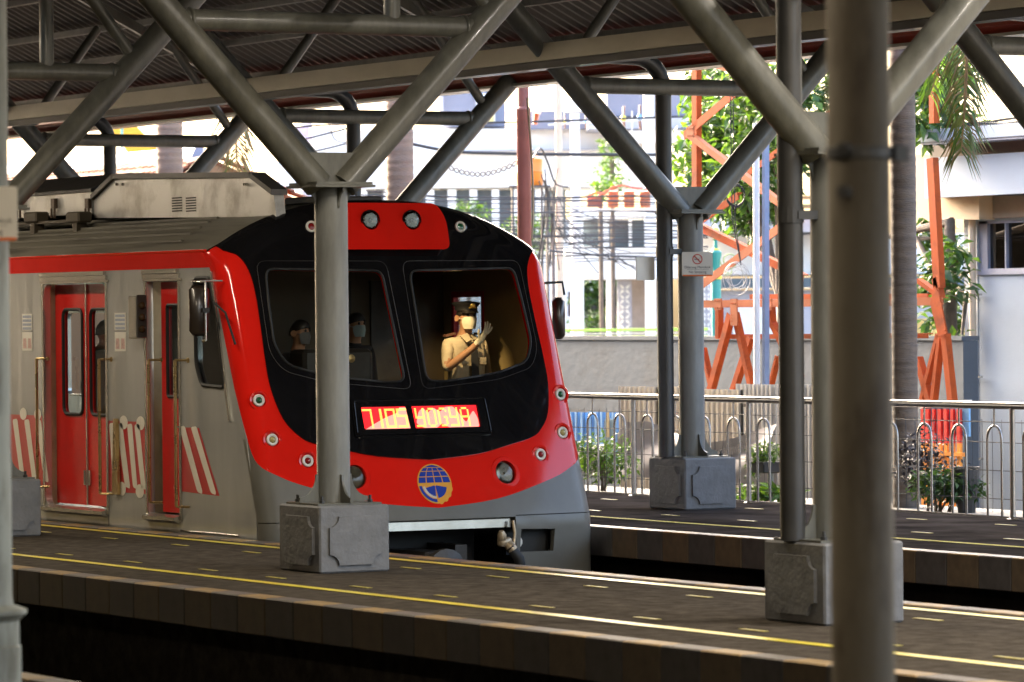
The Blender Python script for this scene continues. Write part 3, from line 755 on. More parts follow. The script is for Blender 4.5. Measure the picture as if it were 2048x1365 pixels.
b = MB(); b.bbox(-33.1, -32.45, YC - .5, YC + .1, 2.735, 2.80, .012); build('antenna_box', b, m_cabd, train)

# ---- near side of the body
XB = -47.0
XD0, XD1, XC0, XC1 = -35.86, -34.52, -33.66, -33.03      # saloon doorway, cab doorway
doorway = rnd([(XD0, .14), (XD1, .14), (XD1, 2.10), (XD0, 2.10)], .09)
cabway = rnd([(XC0, .14), (XC1, .14), (XC1, 2.10), (XC0, 2.10)], .02, 2)
sidewin = rnd([(-32.80, 2.13), (-32.60, 2.13), (-32.33, 1.55), (-32.235, 1.215), (-32.72, 1.24), (-32.79, 1.40)], .05)
sidewin = rnd([(-32.70, 2.12), (-32.40, 2.12), (-32.25, 1.75), (-32.13, 1.22), (-32.58, 1.235), (-32.68, 1.40)], .06)
body = [(XB, -.40), (SN(-1.62, -.4).x, -.40), (SN(-1.62, .2).x, .2), (SN(-1.56, .80).x, .80), (SN(-1.628, 1.21).x, 1.211), (SN(-1.66, 1.7).x, 1.7), (SN(-1.70, 2.2).x, 2.205), (XB, 2.205)]
sidew = build('body_side', patch(body, side(0), .12, [doorway, cabway, sidewin], rim=.06), m_inox, train, smooth=30)
def xb(s, z): return SN(s, z).x
band = [(XB, 2.205), (xb(-1.70, 2.2) + .01, 2.205), (xb(-1.70, 2.33) + .01, 2.338), (XB, 2.338)]
build('cant_band', patch(band, side(.004), .15, rim=.02), m_red, train)
b = MB(); b.tube([(XB, YS, 2.345), (xb(-1.6, 2.33), YS, 2.345)], .012, 8); build('roof_gutter', b, m_red, train)
# far side, with openings for windows and the far cab door
YO = YC + W
far_d = rnd([(-33.72, .2), (-33.18, .2), (-33.18, 1.98), (-33.72, 1.98)], .03, 2)
fwins = [rnd([(-36.6 - 1.9 * k, 1.0), (-35.0 - 1.9 * k, 1.0), (-35.0 - 1.9 * k, 1.85), (-36.6 - 1.9 * k, 1.85)], .06) for k in range(4)]
fbody = [(XB, -.40), (xb(1.64, -.4), -.40), (xb(1.64, .8), .8), (xb(1.70, 1.7), 1.7), (xb(1.70, 2.33), 2.338), (XB, 2.338)]
build('body_side', patch(fbody, lambda x, z, d=0: Vector((x, YO + d, z)), .25, [far_d] + fwins, rim=.05), [m_inox], train)
# roof shell
b = MB(); ny = 20; xs = [XB] + [-33.6 + .1 * i for i in range(17)]; v = []; f = []
for i, x in enumerate(xs):
    for j in range(ny + 1):
        yy = -W + 2 * W * j / ny; z = zr_t(yy); ay = min(abs(yy), W - .002); sa_ = ay if ay < W - RC else W - RC + RC * math.asin((ay - W + RC) / RC); xe = SN(math.copysign(sa_, yy), zr_t(ay) - .003).x
        v.append((min(x, xe), YC + yy, z + .003 * math.sin(j * PI)))
for i in range(len(xs) - 1):
    for j in range(ny): f.append((i * (ny + 1) + j, i * (ny + 1) + j + 1, (i + 1) * (ny + 1) + j + 1, (i + 1) * (ny + 1) + j))
b.add(v, f); rt_ = build('roof', b, m_rooft, train, smooth=60)
b = MB()
for yy in (-1.38, -1.27, -1.16, -1.05, -.94, -.83):
    z = zr_t(yy); b.box(XB, -33.25 + .5 * (abs(yy) - 1.38), YC + yy - .012, YC + yy + .012, z - .004, z + .014)
build('roof_rib', b, m_rooft, rt_)

# ---- doors
def leaf(name, x0, x1, win, m, y, par):
    o = build(name, patch([(x0, .155), (x1, .155), (x1, 2.095), (x0, 2.095)], lambda x, z, d=0: Vector((x, y - d, z)), .2, [win], rim=.04), m, par)
    w = dens(win, .05); b = MB(); b.tube([(p[0], y - .004, p[1]) for p in w + w[:1]], .016, 6, cap=False); build('window_rubber', b, m_dark, o)
    build('window_pane', patch(win, lambda x, z, d=0: Vector((x, y + .02, z)), .3), m_glass, o)
    return o
yd = YS + .10
leaf('door_leaf', XD0 + .02, -35.155, rnd([(-35.66, .95), (-35.235, .95), (-35.235, 1.875), (-35.66, 1.875)], .08), m_red2, yd, train)
leaf('door_leaf', -35.145, XD1 - .005, rnd([(-35.06, .95), (-34.63, .95), (-34.63, 1.875), (-35.06, 1.875)], .08), m_red2, yd, train)
b = MB(); b.box(-35.163, -35.137, yd - .012, yd - .001, .155, 2.095); b.box(-35.22, -35.18, yd - .014, yd - .002, .33, .46); b.box(-35.12, -35.08, yd - .014, yd - .002, .33, .46); build('door_seal', b, m_inox2, train)
cd = leaf('cab_door', XC0 + .14, XC1 - .005, rnd([(-33.39, 1.13), (-33.10, 1.13), (-33.10, 1.90), (-33.39, 1.90)], .03), m_red2, YS + .07, train)
b = MB(); b.obox((-33.10, YS + .045, .88), (.04, 0, 0), (0, .015, 0), (0, 0, .008)); b.lathe((-33.06, YS + .07, .80), (0, -1, 0), [(.02, 0), (.02, .02), (.01, .03)], 10); build('handle', b, m_inox2, cd)
m_jamb = mat('warm jamb metal', (0.45, 0.36, 0.24), 0.4, .5, var=.15)
for x0, x1, yj in ((XD0, XD1, .10), (XC0, XC1, .13)):
    b = MB(); b.box(x0 - .02, x0 - .001, YS + .002, YS + yj + .03, .14, 2.10); build('door_jamb', b, m_jamb, train)
    b = MB(); b.box(x1 + .001, x1 + .02, YS + .002, YS + yj, .14, 2.10); build('door_jamb', b, m_jamb, train)
    b = MB(); b.box(x0 - .05, x1 + .05, YS - .022, YS - .002, 2.125, 2.165); b.box(x0 - .03, x1 + .03, YS - .035, YS - .002, 2.168, 2.20); b.box(x0 - .06, x1 + .09, YS - .012, YS - .001, 2.105, 2.124); build('rain_strip', b, m_inox2, train)
    b = MB(); b.prism([(x0 - .01, YS - .001, .14), (x0 - .01, YS - .06, .125), (x0 - .01, YS - .06, .095), (x0 - .01, YS - .001, .07)], (x1 - x0 + .02, 0, 0)); build('step_sill', b, m_inox2, train)
    b = MB()
    for xe in (x0, x1): b.box(xe - .045 if xe == x0 else xe + .004, xe - .004 if xe == x0 else xe + .045, YS - .008, YS - .001, .10, 2.10)
    build('door_trim', b, m_inox2, train)
b = MB(); b.box(-34.49, -34.484, YS - .003, YS - .0005, -.05, 2.1); b.box(XB, -31.9, YS - .004, YS - .0006, -.012, -.006); build('body_seam', b, m_dark, train)
b = MB(); b.tube([(-33.02, YS - .004, .02), (-32.7, YS - .006, .018), (-32.4, YS - .004, .022), (-31.9, YS - .005, .02)], .006, 6); build('weld_bead', b, m_inox2, train)
def rail_(x, z0, z1):
    b = MB(); y = YS - .075; b.tube([(x, y, z0), (x, y, z1)], .014, 10); b.tube([(x, y, z1), (x + .10, YS, z1)], .010, 8); b.tube([(x, y, z0), (x + .10, YS, z0)], .010, 8); b.lathe((x + .10, YS - .001, z1), (0, -1, 0), [(.022, 0), (.02, .012)], 10)
    return build('handrail', b, m_brz, train, smooth=60)
for px, za, zb in ((78, .30, 1.44), (203, .28, 1.44), (302, .24, 1.44), (355, .22, 1.44)): rail_(at(px, 850, y=YS - .075).x, za, zb)
# side window of the cab
o = build('cab_side_window', patch(sidewin, side(-.015), .2), glass('grey side glass', (.25, .27, .27), 1.5), train)
w = dens(sidewin, .05); b = MB(); b.tube([(p[0], YS - .002, p[1]) for p in w + w[:1]], .018, 6, cap=False); build('window_rubber', b, m_dark, o)
b = MB(); b.prism([(-32.385, YS - .002, 2.17), (-32.35, YS - .002, 2.17), (-32.02, YS - .002, .95), (-32.06, YS - .002, .95)], (0, -.012, 0)); build('pillar_trim', b, m_inox2, train)
# door indicator lamps
x1 = at(276, 640, y=YS - .10).x
b = MB(); b.bbox(x1 - .16, x1, YS - .10, YS - .001, 1.62, 1.98, .006); o = build('indicator_box', b, m_inox2, train)
b = MB(); b.box(x1 + .001, x1 + .02, YS - .098, YS - .012, 1.63, 1.99); build('lamp_face', b, m_cabd, o)
for z in (1.70, 1.80, 1.90):
    b = MB(); b.lathe((x1 + .02, YS - .055, z), (1, 0, 0), [(.032, 0), (.032, .012), (.02, .022), (.001, .026)], 14); build('indicator_lamp', b, mat('amber brown lens', (0.05, 0.03, 0.012), .15, coat=.6), o, smooth=50)
# mirror
mc = at(402, 624, y=YS - .22)
b = MB(); b.bbox(mc.x - .045, mc.x + .045, YS - .31, YS - .13, mc.z - .21, mc.z + .21, .04); o = build('rear_view_mirror', b, mat('black mirror shell', (0.02, 0.014, 0.010), .3, coat=.4), train, smooth=50)
b = MB(); b.tube([(mc.x + .06, YS - .19, mc.z - .24), (mc.x + .06, YS - .19, mc.z + .23), (mc.x - .2, YS - .19, mc.z + .24)], .009, 8); b.tube([(mc.x - .02, YS - .19, mc.z + .24), (mc.x - .02, YS, mc.z + .24)], .009, 8); b.tube([(mc.x + .06, YS - .19, mc.z - .24), (mc.x + .0, YS - .19, mc.z - .25)], .012, 8); build('mirror_bracket', b, m_inox2, o, smooth=60)
b = MB(); b.tube([(mc.x + .05, YS - .12, mc.z + .07), (mc.x + .16, YS - .06, mc.z - .02), (mc.x + .22, YS - .002, mc.z - .28)], .010, 8); b.obox((mc.x + .065, YS - .19, mc.z), (.008, 0, 0), (0, .03, 0), (0, 0, .02)); build('mirror_stay', b, m_dark, o, smooth=60)
mf = at(1123, 640, y=YO + .17)
b = MB(); b.bbox(mf.x - .045, mf.x + .045, YO + .10, YO + .22, mf.z - .18, mf.z + .18, .035); o = build('rear_view_mirror', b, MATS['black mirror shell'], train, smooth=50)
b = MB(); b.tube([(mf.x, YO - .03, mf.z + .30), (mf.x, YO + .20, mf.z + .31), (mf.x, YO + .22, mf.z + .2)], .011, 8); build('mirror_bracket', b, m_dark, o, smooth=60)
# stickers: blue print over a red and white notice
m_stb = mat('pale blue sticker print', (0.32, 0.37, 0.47), .5, var=.35, scale=40, stretch=(1, 1, 6)); m_str = mat('pink notice print', (0.55, 0.36, 0.33), .5, var=.3, scale=30)
for px in (59, 245):
    x = at(px, 665, y=YS).x
    b = MB(); b.box(x - .115, x + .115, YS - .004, YS - .001, 1.69, 1.84); o = build('notice_sticker', b, m_wht, train)
    for z in (1.815, 1.78, 1.745, 1.71):
        b = MB(); b.box(x - .10, x + .10, YS - .0055, YS - .0042, z - .012, z + .010); build('blue_text_line', b, m_stb, o)
    b = MB(); b.box(x - .115, x + .115, YS - .004, YS - .001, 1.51, 1.675); o = build('notice_sticker', b, m_wht, train)
    for sx in (-.055, .055):
        b = MB(); b.prism([(x + sx - .04, YS - .0042, 1.53), (x + sx + .04, YS - .0042, 1.53), (x + sx + .03, YS - .0042, 1.62), (x + sx - .03, YS - .0042, 1.62)], (0, -.0015, 0)); build('red_figure', b, m_str, o)
# livery graphic: red panel with slanting white strokes and dots
m_liv = mat('livery red', (0.48, 0.02, 0.022), .4, var=.12, scale=4); m_lw = mat('livery cream white', (0.76, 0.72, 0.63), .4, var=.05)
def livery(poly, strokes, dots):
    o = build('livery_panel', patch(poly, side(.002), .3), m_liv, train)
    for (xt, xb_, w) in strokes:
        P = [(xt, .885), (xt + w * .8, .895), (xb_ + w, .36), (xb_ + w * .95, .335), (xb_ + w * .3, .35)]; build('white_stroke', patch(rnd(P, .03), side(.004), .3), m_lw, o)
    for x, z, rx_, rz_ in dots:
        build('white_dot', patch([(x + rx_ * math.cos(a), z + rz_ * math.sin(a)) for a in [k * PI / 8 for k in range(16)]], side(.004), .3), m_lw, o)
livery([(-37.6, .93), (XD0 - .06, .93), (XD0 - .06, .31), (-37.6, .31)], [(-36.60 + .27 * k, -36.47 + .27 * k, .14) for k in range(-2, 3)], [(-36.35, .94, .08, .055), (-36.02, .94, .08, .055), (-36.36, .34, .085, .05), (-36.72, .34, .085, .05)])
livery([(XD1 + .05, .91), (XC0 - .05, .91), (XC0 - .05, .30), (XD1 + .05, .30)], [(-34.46, -34.42, .13), (-34.30, -34.18, .15), (-34.08, -34.01, .13), (-33.93, -33.84, .13)], [(-34.15, .90, .085, .06), (-33.80, .90, .085, .06), (-34.20, .33, .085, .06), (-33.83, .32, .085, .06)])
xs_ = at(378, 853, y=YS).x
livery([(XC1 + .05, .88), (at(402, 853, y=YS).x, .88), (at(443, 992, y=YS).x, .33), (XC1 + .05, .345)], [(at(376, 860, y=YS).x - .13, at(400, 985, y=YS).x - .05, .14), (at(386, 860, y=YS).x, at(428, 985, y=YS).x - .06, .14)], [])
b = MB(); b.prism([(-34.30, YS - .006, .93), (-34.25, YS - .006, .93), (-34.22, YS - .006, .28), (-34.34, YS - .006, .28)], (0, -.03, 0)); build('door_valve_cover', b, m_brz, train)

# ---- roof equipment
def zrt(y): return zr_t(y - YC)
ya, yb2 = 15.92, 16.01
ac = [(-36.08, 2.70), (-36.08, 2.86), (-35.62, 3.035), (-32.80, 2.955), (-32.40, 2.80), (-32.36, 2.62)]
b = MB(); b.prism([(x, ya, z) for x, z in ac], (0, yb2 - ya, 0)); acu = build('air_conditioner', b, m_ac, train)
b = MB()
for (xa, za), (xb_, zb) in zip(ac[1:4], ac[2:5]): b.prism([(xa - .01, ya - .03, za + .004), (xb_ + .01, ya - .03, zb + .004), (xb_ + .01, ya - .03, zb + .05), (xa - .01, ya - .03, za + .05)], (0, yb2 - ya + .06, 0))
build('cover_lid', b, mat('dark unit lid', (0.07, 0.065, 0.06), .4, .3, var=.2), acu)
b = MB()
for px in (358, 386):
    x = at(px, 410, y=ya - .002).x
    for k in range(6):
        z = at(px, 399 + 5.2 * k, y=ya).z; b.box(x - .10, x + .10, ya - .005, ya - .001, z - .006, z + .005)
build('vent_slots', b, m_dark, acu)
q_ = [at(px, 352, y=16.9) for px in (392, 408, 440, 452)]
b = MB(); b.prism([(q_[0].x, 16.8, 2.72), (q_[0].x, 16.8, q_[0].z - .06), (q_[1].x, 16.8, q_[1].z), (q_[2].x, 16.8, q_[2].z), (q_[3].x, 16.8, q_[3].z - .06), (q_[3].x, 16.8, 2.72)], (0, .3, 0)); build('roof_hatch', b, m_cabd, train)
b = MB()
for px in (240, 252, 495, 500): 
    p = at(px, 372, y=ya - .01); b.lathe(p, (0, -1, 0), [(.012, 0), (.012, .02)], 8)
build('lid_clip', b, m_inox2, acu)
x0, x1 = -39.6, -36.12
b = MB(); yb2 = 17.05; b.box(x0, x1, ya, yb2, 2.74, 2.935); eq = build('equipment_case', b, m_ac, train)
b = MB(); b.prism([(x0, ya - .02, 2.937), (x0, ya - .02, 2.965), (x0, ya + .35, 3.11), (x0, yb2 - .35, 3.11), (x0, yb2 + .02, 2.937)], (x1 - x0 + .02, 0, 0)); build('case_lid', b, mat('black case lid', (0.022, 0.02, 0.018), .5), eq)
m_clip = mat('rusty clip', (0.09, 0.06, 0.04), .5, .4)
for px in (43, 112, 180):
    b = MB(); p = at(px, 420, y=ya - .02); b.box(p.x - .04, p.x + .04, ya - .035, ya - .002, p.z - .0, p.z + .09); b.tube([(p.x - .035, ya - .03, p.z), (p.x - .035, ya - .03, p.z - .09)], .012, 6); b.tube([(p.x + .035, ya - .03, p.z), (p.x + .035, ya - .03, p.z - .09)], .012, 6)
    build('toggle_clip', b, m_clip, eq)
b = MB()
for px in (80, 165):
    p = at(px, 438, y=ya - .10); b.bbox(p.x - .16, p.x + .13, ya - .18, ya - .04, p.z - .05, p.z + .05, .015); b.box(p.x - .05, p.x + .05, ya - .16, ya - .06, p.z - .22, p.z - .05)
b.box(x0, -36.2, ya - .15, ya - .02, 2.665, 2.69)
build('mounting_foot', b, mat('grimy bracket', (0.07, 0.055, 0.035), .6), eq)

# ---- interior of cab and saloon
b = MB(); b.box(XB, -31.9, YS + .10, YO - .05, .02, .06); build('floor', b, m_cabd, train)
b = MB(); b.box(-33.95, -33.90, YS + .05, YO - .05, .06, 2.35); b.box(-33.90, -33.86, YC + .28, YC + .52, .06, 2.1, 1); b.box(-33.90, -33.87, YC + .72, YC + 1.15, .06, 2.1, 1); build('cab_rear_wall', b, [m_cabw, m_cabd], train)
b = MB(); b.prism([(-33.9, YS + .16, 2.22), (-32.42, YS + .16, 2.22), (-32.42, YO - .16, 2.22), (-33.9, YO - .16, 2.22)], (0, 0, .03)); build('cab_ceiling', b, m_cabw, train)
b = MB()
for z0, z1, x_0, x_1 in ((.06, .2, -33.9, -31.75), (.2, 1.98, -33.18, -32.16), (.2, 1.98, -33.9, -33.72), (1.98, 2.22, -33.9, -32.1)): b.box(x_0, x_1 - .30 * (z0 > 1.9) , YO - .07, YO - .052, z0, z1)
build('cab_side_lining', b, m_cabl, train)
fd = MB(); fd.box(-33.74, -33.70, YO - .08, YO - .03, .2, 2.0); fd.box(-33.20, -33.16, YO - .08, YO - .03, .2, 2.0); fd.box(-33.72, -33.18, YO - .08, YO - .03, .2, .75); fd.box(-33.72, -33.18, YO - .08, YO - .03, 1.95, 2.0)
o = build('far_cab_door', fd, m_red2, train)
b = MB(); b.box(-33.70, -33.20, YO - .05, YO - .045, .75, 1.95); build('window_pane', b, glass('pale door glass', (.86, .9, .92), .6), o)
b = MB(); b.prism([(-32.05, YS + .12, .1), (-31.85, YS + .12, .8), (-31.98, YS + .12, 1.18), (-32.35, YS + .12, 1.22), (-32.5, YS + .12, 1.1), (-32.5, YS + .12, .1)], (0, 2 * W - .3, 0)); ds = build('control_desk', b, m_cabd, train)
b = MB(); b.bbox(-32.55, -32.25, YC - .75, YC - .1, 1.2, 1.52, .03); build('instrument_hood', b, m_cabd, ds)
b = MB(); b.lathe((-32.24, YC - .32, 1.44), (1, 0, 0), [(.03, 0), (.035, .01), (.001, .015)], 12); b.box(-32.245, -32.235, YC - .52, YC - .44, 1.38, 1.41); build('dial', b, m_brz, ds)
b = MB(); b.bbox(-33.3, -32.85, YC - .95, YC - .45, .55, .66, .03); b.bbox(-33.36, -33.28, YC - .95, YC - .45, .6, 1.15, .03); b.lathe((-33.08, YC - .7, .06), (0, 0, 1), [(.2, 0), (.05, .04), (.05, .5)], 12); build('driver_seat', b, m_cabd, train)
b = MB(); b.box(XB, -33.97, YO - .07, YO - .06, .06, .98); b.box(XB, -33.97, YO - .07, YO - .06, 1.87, 2.3); build('saloon_lining', b, m_sal, train)
b = MB(); b.box(XB, -33.97, YS + .12, YO - .08, 2.30, 2.33); build('saloon_ceiling', b, m_sal, train)
b = MB(); b.box(-46, -34.4, YC - .1, YC + .1, 2.27, 2.295); build('saloon_strip_light', b, emit('saloon tube', (1, .97, .9), 1.0), train)
b = MB()
for x in (-35.75, -34.9): b.tube([(x, YC - .8, .06), (x, YC - .8, 2.3)], .018, 8)
build('grab_pole', b, mat('yellow grab pole', (.55, .36, .05), .3), train)
# wheels and frames in the dark under the floor
b = MB(); b.box(XB, -33, YC - 1.1, YC + 1.1, -.55, -.1)
for x in (-36.0, -38.2):
    for s in (-.72, .72): b.lathe((x, YC + s, -.48), (0, 1, 0), [(.43, -.06), (.43, .05), (.46, .06), (.46, .08), (.1, .09)], 24)
build('bogie', b, m_dark, train)
# lit ceiling lamp of the cab
lp = MB(); lp.lathe((-32.62, YC + .70, 2.268), (0, 0, -1), [(.09, 0), (.09, .015), (.07, .03), (.001, .035)], 18)
lamp = build('cab_lamp', lp, emit('warm cab lamp', (1, .62, .22), 0.3), train)
L_ = bpy.data.lights.new('cab_lamp_light', 'SPOT'); L_.energy = 6.5; L_.color = (1, .72, .36); L_.shadow_soft_size = .03; L_.spot_size = math.radians(62); L_.spot_blend = .5
lo = bpy.data.objects.new('cab_lamp_light', L_); COL.objects.link(lo); lo.location = (-32.22, YC + .55, 2.18)
lo.rotation_euler = (Vector((-32.22, YC + .55, 2.18)) - Vector((-32.80, YC + .82, 1.5))).to_track_quat('Z', 'Y').to_euler()

# ------------------------------------------------------------------ people
m_skin = mat('brown skin', (0.36, 0.19, 0.11), .5, var=.05); m_hair = mat('black hair', (0.012, 0.010, 0.009), .5)
m_khaki = mat('cream uniform shirt', (0.44, 0.37, 0.27), .8, var=.10, scale=9, bump=1.0, bscale=11); m_trs = mat('dark trousers', (0.03, 0.03, 0.035), .8)
m_cap = mat('dark cap cloth', (0.004, 0.004, 0.006), .6); m_gold = mat('gold badge', (0.75, 0.48, 0.10), .3, .7); m_mskw = mat('white face mask', (0.52, 0.48, 0.38), .7, bump=.2)
m_mskb = mat('pale blue face mask', (0.25, 0.33, 0.34), .7); m_glv = mat('white glove', (0.72, 0.66, 0.52), .7)

def body_mesh(name, V, E, mats, region, parent):
    """V: [(point, radius)], E: edges; one continuous skinned surface; region(co) picks the material"""
    base = wloc(parent)
    me = bpy.data.meshes.new(name); me.from_pydata([Vector(p) - base for p, r in V], E, []); o = bpy.data.objects.new(name, me); COL.objects.link(o)
    o.modifiers.new('skin', 'SKIN'); sub = o.modifiers.new('sub', 'SUBSURF'); sub.levels = 2; sub.render_levels = 2
    for d, (p, r) in zip(me.skin_vertices[0].data, V):
        d.radius = (r, r) if not isinstance(r, tuple) else r
    me.skin_vertices[0].data[0].use_root = True
    dg = bpy.context.evaluated_depsgraph_get(); m2 = bpy.data.meshes.new_from_object(o.evaluated_get(dg))
    bpy.data.objects.remove(o); bpy.data.meshes.remove(me)
    m2.materials.clear()
    for m in mats: m2.materials.append(m)
    for p in m2.polygons: p.use_smooth = True; p.material_index = region(p.center + base)
    m2.name = name; o = bpy.data.objects.new(name, m2); COL.objects.link(o); o.parent = parent
    return o

def person(loc, facing, label, H=1.72, arms=None, shirt=m_khaki, trousers=m_trs, mask_m=m_mskw, cap=True, sit=None, head_turn=0.0, group=None, short=False):
    """standing figure at loc (feet), facing angle; arms: {'L':[elbow, wrist, tip], 'R':...} in body space (forward, left, up)"""
    x, y, z = loc; cf, sf = math.cos(facing), math.sin(facing); k = H / 1.72
    def B(f_, l_, u_): return Vector((x + (cf * f_ - sf * l_) * k, y + (sf * f_ + cf * l_) * k, z + u_ * k))
    t = thing('person', label, 'person', loc, group)
    V = [(B(0, 0, .92), (.16 * k, .115 * k)), (B(.01, 0, 1.12), (.15 * k, .11 * k)), (B(.0, 0, 1.30), (.17 * k, .115 * k)), (B(-.01, 0, 1.42), (.10 * k, .08 * k)), (B(0, 0, 1.475), .056 * k), (B(.02, 0, 1.53), .060 * k), (B(.025, 0, 1.585), (.078 * k, .092 * k)), (B(.015, 0, 1.655), (.078 * k, .092 * k)), (B(.01, 0, 1.70), (.045 * k, .055 * k))]
    E = [(i, i + 1) for i in range(8)]
    def chain(start, pts):
        p = start
        for q in pts: V.append(q); E.append((p, len(V) - 1)); p = len(V) - 1
        return p
    for s in (1, -1):
        if sit is None: chain(0, [(B(0, s * .10, .84), .095 * k), (B(.02, s * .10, .50), .062 * k), (B(-.02, s * .10, .28), .055 * k), (B(-.02, s * .10, .08), .040 * k), (B(.10, s * .11, .035), .034 * k), (B(.17, s * .115, .03), .026 * k)])
        else: chain(0, [(B(.08, s * .10, .88), .095 * k), (B(.44, s * .11, .90), .065 * k), (B(.42, s * .11, .62), .052 * k), (B(.40, s * .11, .44), .040 * k), (B(.52, s * .115, .42), .03 * k)])
    hands = []; arms_ = []
    for s, nm in ((1, 'L'), (-1, 'R')):
        a = (arms or {}).get(nm) or [(-.02, s * .25, 1.10), (.08, s * .24, .88), (.11, s * .23, .72)]
        e, w, tip = [B(*q) for q in a]
        sh = B(-.01, s * .175, 1.385)
        i = chain(2, [(sh, .066 * k), (sh.lerp(e, .5), .050 * k), (e, .041 * k), (e.lerp(w, .5), .036 * k), (w, .026 * k)])
        d = (tip - w).normalized(); up_ = Vector((0, 0, 1)); side_ = d.cross(Vector((cf, sf, -.15))).normalized() if abs(d.dot(Vector((cf, sf, 0)))) < .96 else d.cross(up_).normalized(); nz_ = side_.cross(d)
        palm = w + d * .075 * k; j = chain(i, [(w + d * .03 * k, .026 * k), (palm, (.036 * k, .016 * k))]); hands.append((w, tip)); arms_.append((e.lerp(w, .06), w))
        for q, (off, ln) in enumerate(((-.03, .085), (-.010, .10), (.010, .095), (.03, .075))):
            bend = 0.02 if (q == 0) else .045
            chain(j, [(palm + side_ * off * k * .7 + d * .035 * k, .0095 * k), (palm + side_ * off * 1.25 * k + d * (.035 + ln * .5) * k - nz_ * bend * .3 * k, .0088 * k), (palm + side_ * off * 1.75 * k + d * (.03 + ln * .9) * k - nz_ * bend * k, .0075 * k)])
        chain(i, [(w + d * .045 * k - side_ * .03 * k, .012 * k), (w + d * .075 * k - side_ * .058 * k - nz_ * .01 * k, .0105 * k), (w + d * .105 * k - side_ * .066 * k - nz_ * .02 * k, .009 * k)])
    hip = z + .93 * k; nk = z + 1.455 * k; glove = cap
    def region(c):
        for (w, tip) in hands:
            d = (tip - w).normalized(); rel = (c - w)
            if rel.dot(d) > -.02 and (rel - d * rel.dot(d)).length < .12 and rel.length < .26: return 3 if glove else 0
        if short:
            for a_, b_ in arms_:
                ab = b_ - a_; q_ = max(0, min(1, (c - a_).dot(ab) / ab.length_squared))
                if q_ > 0 and (c - a_ - ab * q_).length < .058 and (c - a_ - ab * q_).dot(Vector((0, 0, 1))) > -.06: return 0
        if c.z > nk and (c - B(0, 0, 1.55)).length < .28 * k: return 0
        if c.z < hip and ((Vector((c.x, c.y)) - Vector((x, y))).length < .24 * k or sit is not None): return 2
        return 1
    bd = body_mesh('body', V, E, [m_skin, shirt, trousers, m_glv], region, t)
    # head details turned with the neck
    ht = facing + head_turn; ch, shh = math.cos(ht), math.sin(ht); hc = B(.02, 0, 1.605)
    def Hd(f_, l_, u_): return hc + Vector(((ch * f_ - shh * l_) * k, (shh * f_ + ch * l_) * k, u_ * k))
    fw = (Hd(1, 0, 0) - hc).normalized()
    b = MB(); v = []; f = []
    for i, (u_, wd) in enumerate(((-.095, .035), (-.07, .058), (-.035, .072), (-.005, .068), (.008, .02))):
        for j in range(9):
            a = (-1 + 2 * j / 8) * 1.05 * (wd / .072) ** .3; r = .098 - .012 * abs(u_ + .035) / .06
            v.append(Hd(r * math.cos(a) + .012 * math.exp(-(a * 3) ** 2), r * math.sin(a) * .86, u_))
    for i in range(4):
        for j in range(8): f.append((i * 9 + j, i * 9 + j + 1, i * 9 + 9 + j + 1, i * 9 + 9 + j))
    b.add(v, f); b.tube([Hd(.05, .073, -.01), Hd(.0, .088, .0), Hd(-.02, .086, .02)], .003, 5); b.tube([Hd(.05, -.073, -.01), Hd(.0, -.088, .0), Hd(-.02, -.086, .02)], .003, 5)
    build('face_mask', b, mask_m, t, smooth=80)
    for s in (1, -1):
        b = MB(); b.lathe(Hd(-.005, s * .078, -.005), Hd(.2, s * 1, .1) - hc, [(.016, 0), (.026, .010), (.028, .016), (.015, .014)], 12); build('ear', b, m_skin, t, smooth=60)
        b = MB(); b.lathe(Hd(.087, s * .032, .022), fw, [(.013, -.004), (.010, .003), (.001, .005)], 10); build('eye', b, m_hair, t, smooth=60)
        b = MB(); b.tube([Hd(.088, s * .015, .045), Hd(.09, s * .032, .050), Hd(.078, s * .05, .044)], .005, 6); build('eyebrow', b, m_hair, t)
    # hair cap
    b = MB(); v = []; f = []; n1, n2 = 7, 16
    for i in range(n1 + 1):
        ph = PI / 2 * i / n1
        for j in range(n2):
            th = 2 * PI * j / n2; r = .092 * math.cos(ph) ** .6; back = (1 - math.cos(th)) / 2
            v.append(Hd(r * math.cos(th) * 1.08 - .004, r * math.sin(th) * .95, .045 - .07 * back * math.cos(ph) + .075 * math.sin(ph)))
    for i in range(n1):
        for j in range(n2): f.append((i * n2 + j, i * n2 + (j + 1) % n2, (i + 1) * n2 + (j + 1) % n2, (i + 1) * n2 + j))
    b.add(v, f); build('hair', b, m_hair, t, smooth=80)
    if cap:
        b = MB(); b.lathe(Hd(-.005, 0, .06), (0, 0, 1), [(.096 * k, 0), (.098 * k, .036), (.122 * k, .056), (.125 * k, .066), (.08 * k, .078), (.001, .082)], 28); cp = build('peaked_cap', b, m_cap, t, smooth=50)
        b = MB(); v = []; f = []
        for j in range(9):
            a = (-1 + 2 * j / 8) * 1.0; v += [Hd(.094 * math.cos(a), .094 * math.sin(a), .066), Hd(.094 * math.cos(a) + .055 * math.cos(a) ** 2, .10 * math.sin(a), .038)]
            if j: f.append((2 * j - 2, 2 * j - 1, 2 * j + 1, 2 * j))
        b.add(v, f); build('cap_peak', b, mat('shiny cap peak', (.012, .01, .01), .12, coat=.8), cp, smooth=80)
        b = MB(); c = Hd(.104, 0, .103); b.lathe(c, fw, [(.024, 0), (.022, .012), (.010, .016), (.001, .012)], 14); b.obox(c + fw * .004 - Vector((0, 0, .018)), fw * .004, Vector((-shh, ch, 0)) * .034, Vector((0, 0, .006))); build('cap_badge', b, m_gold, cp, smooth=40)
    return t, B

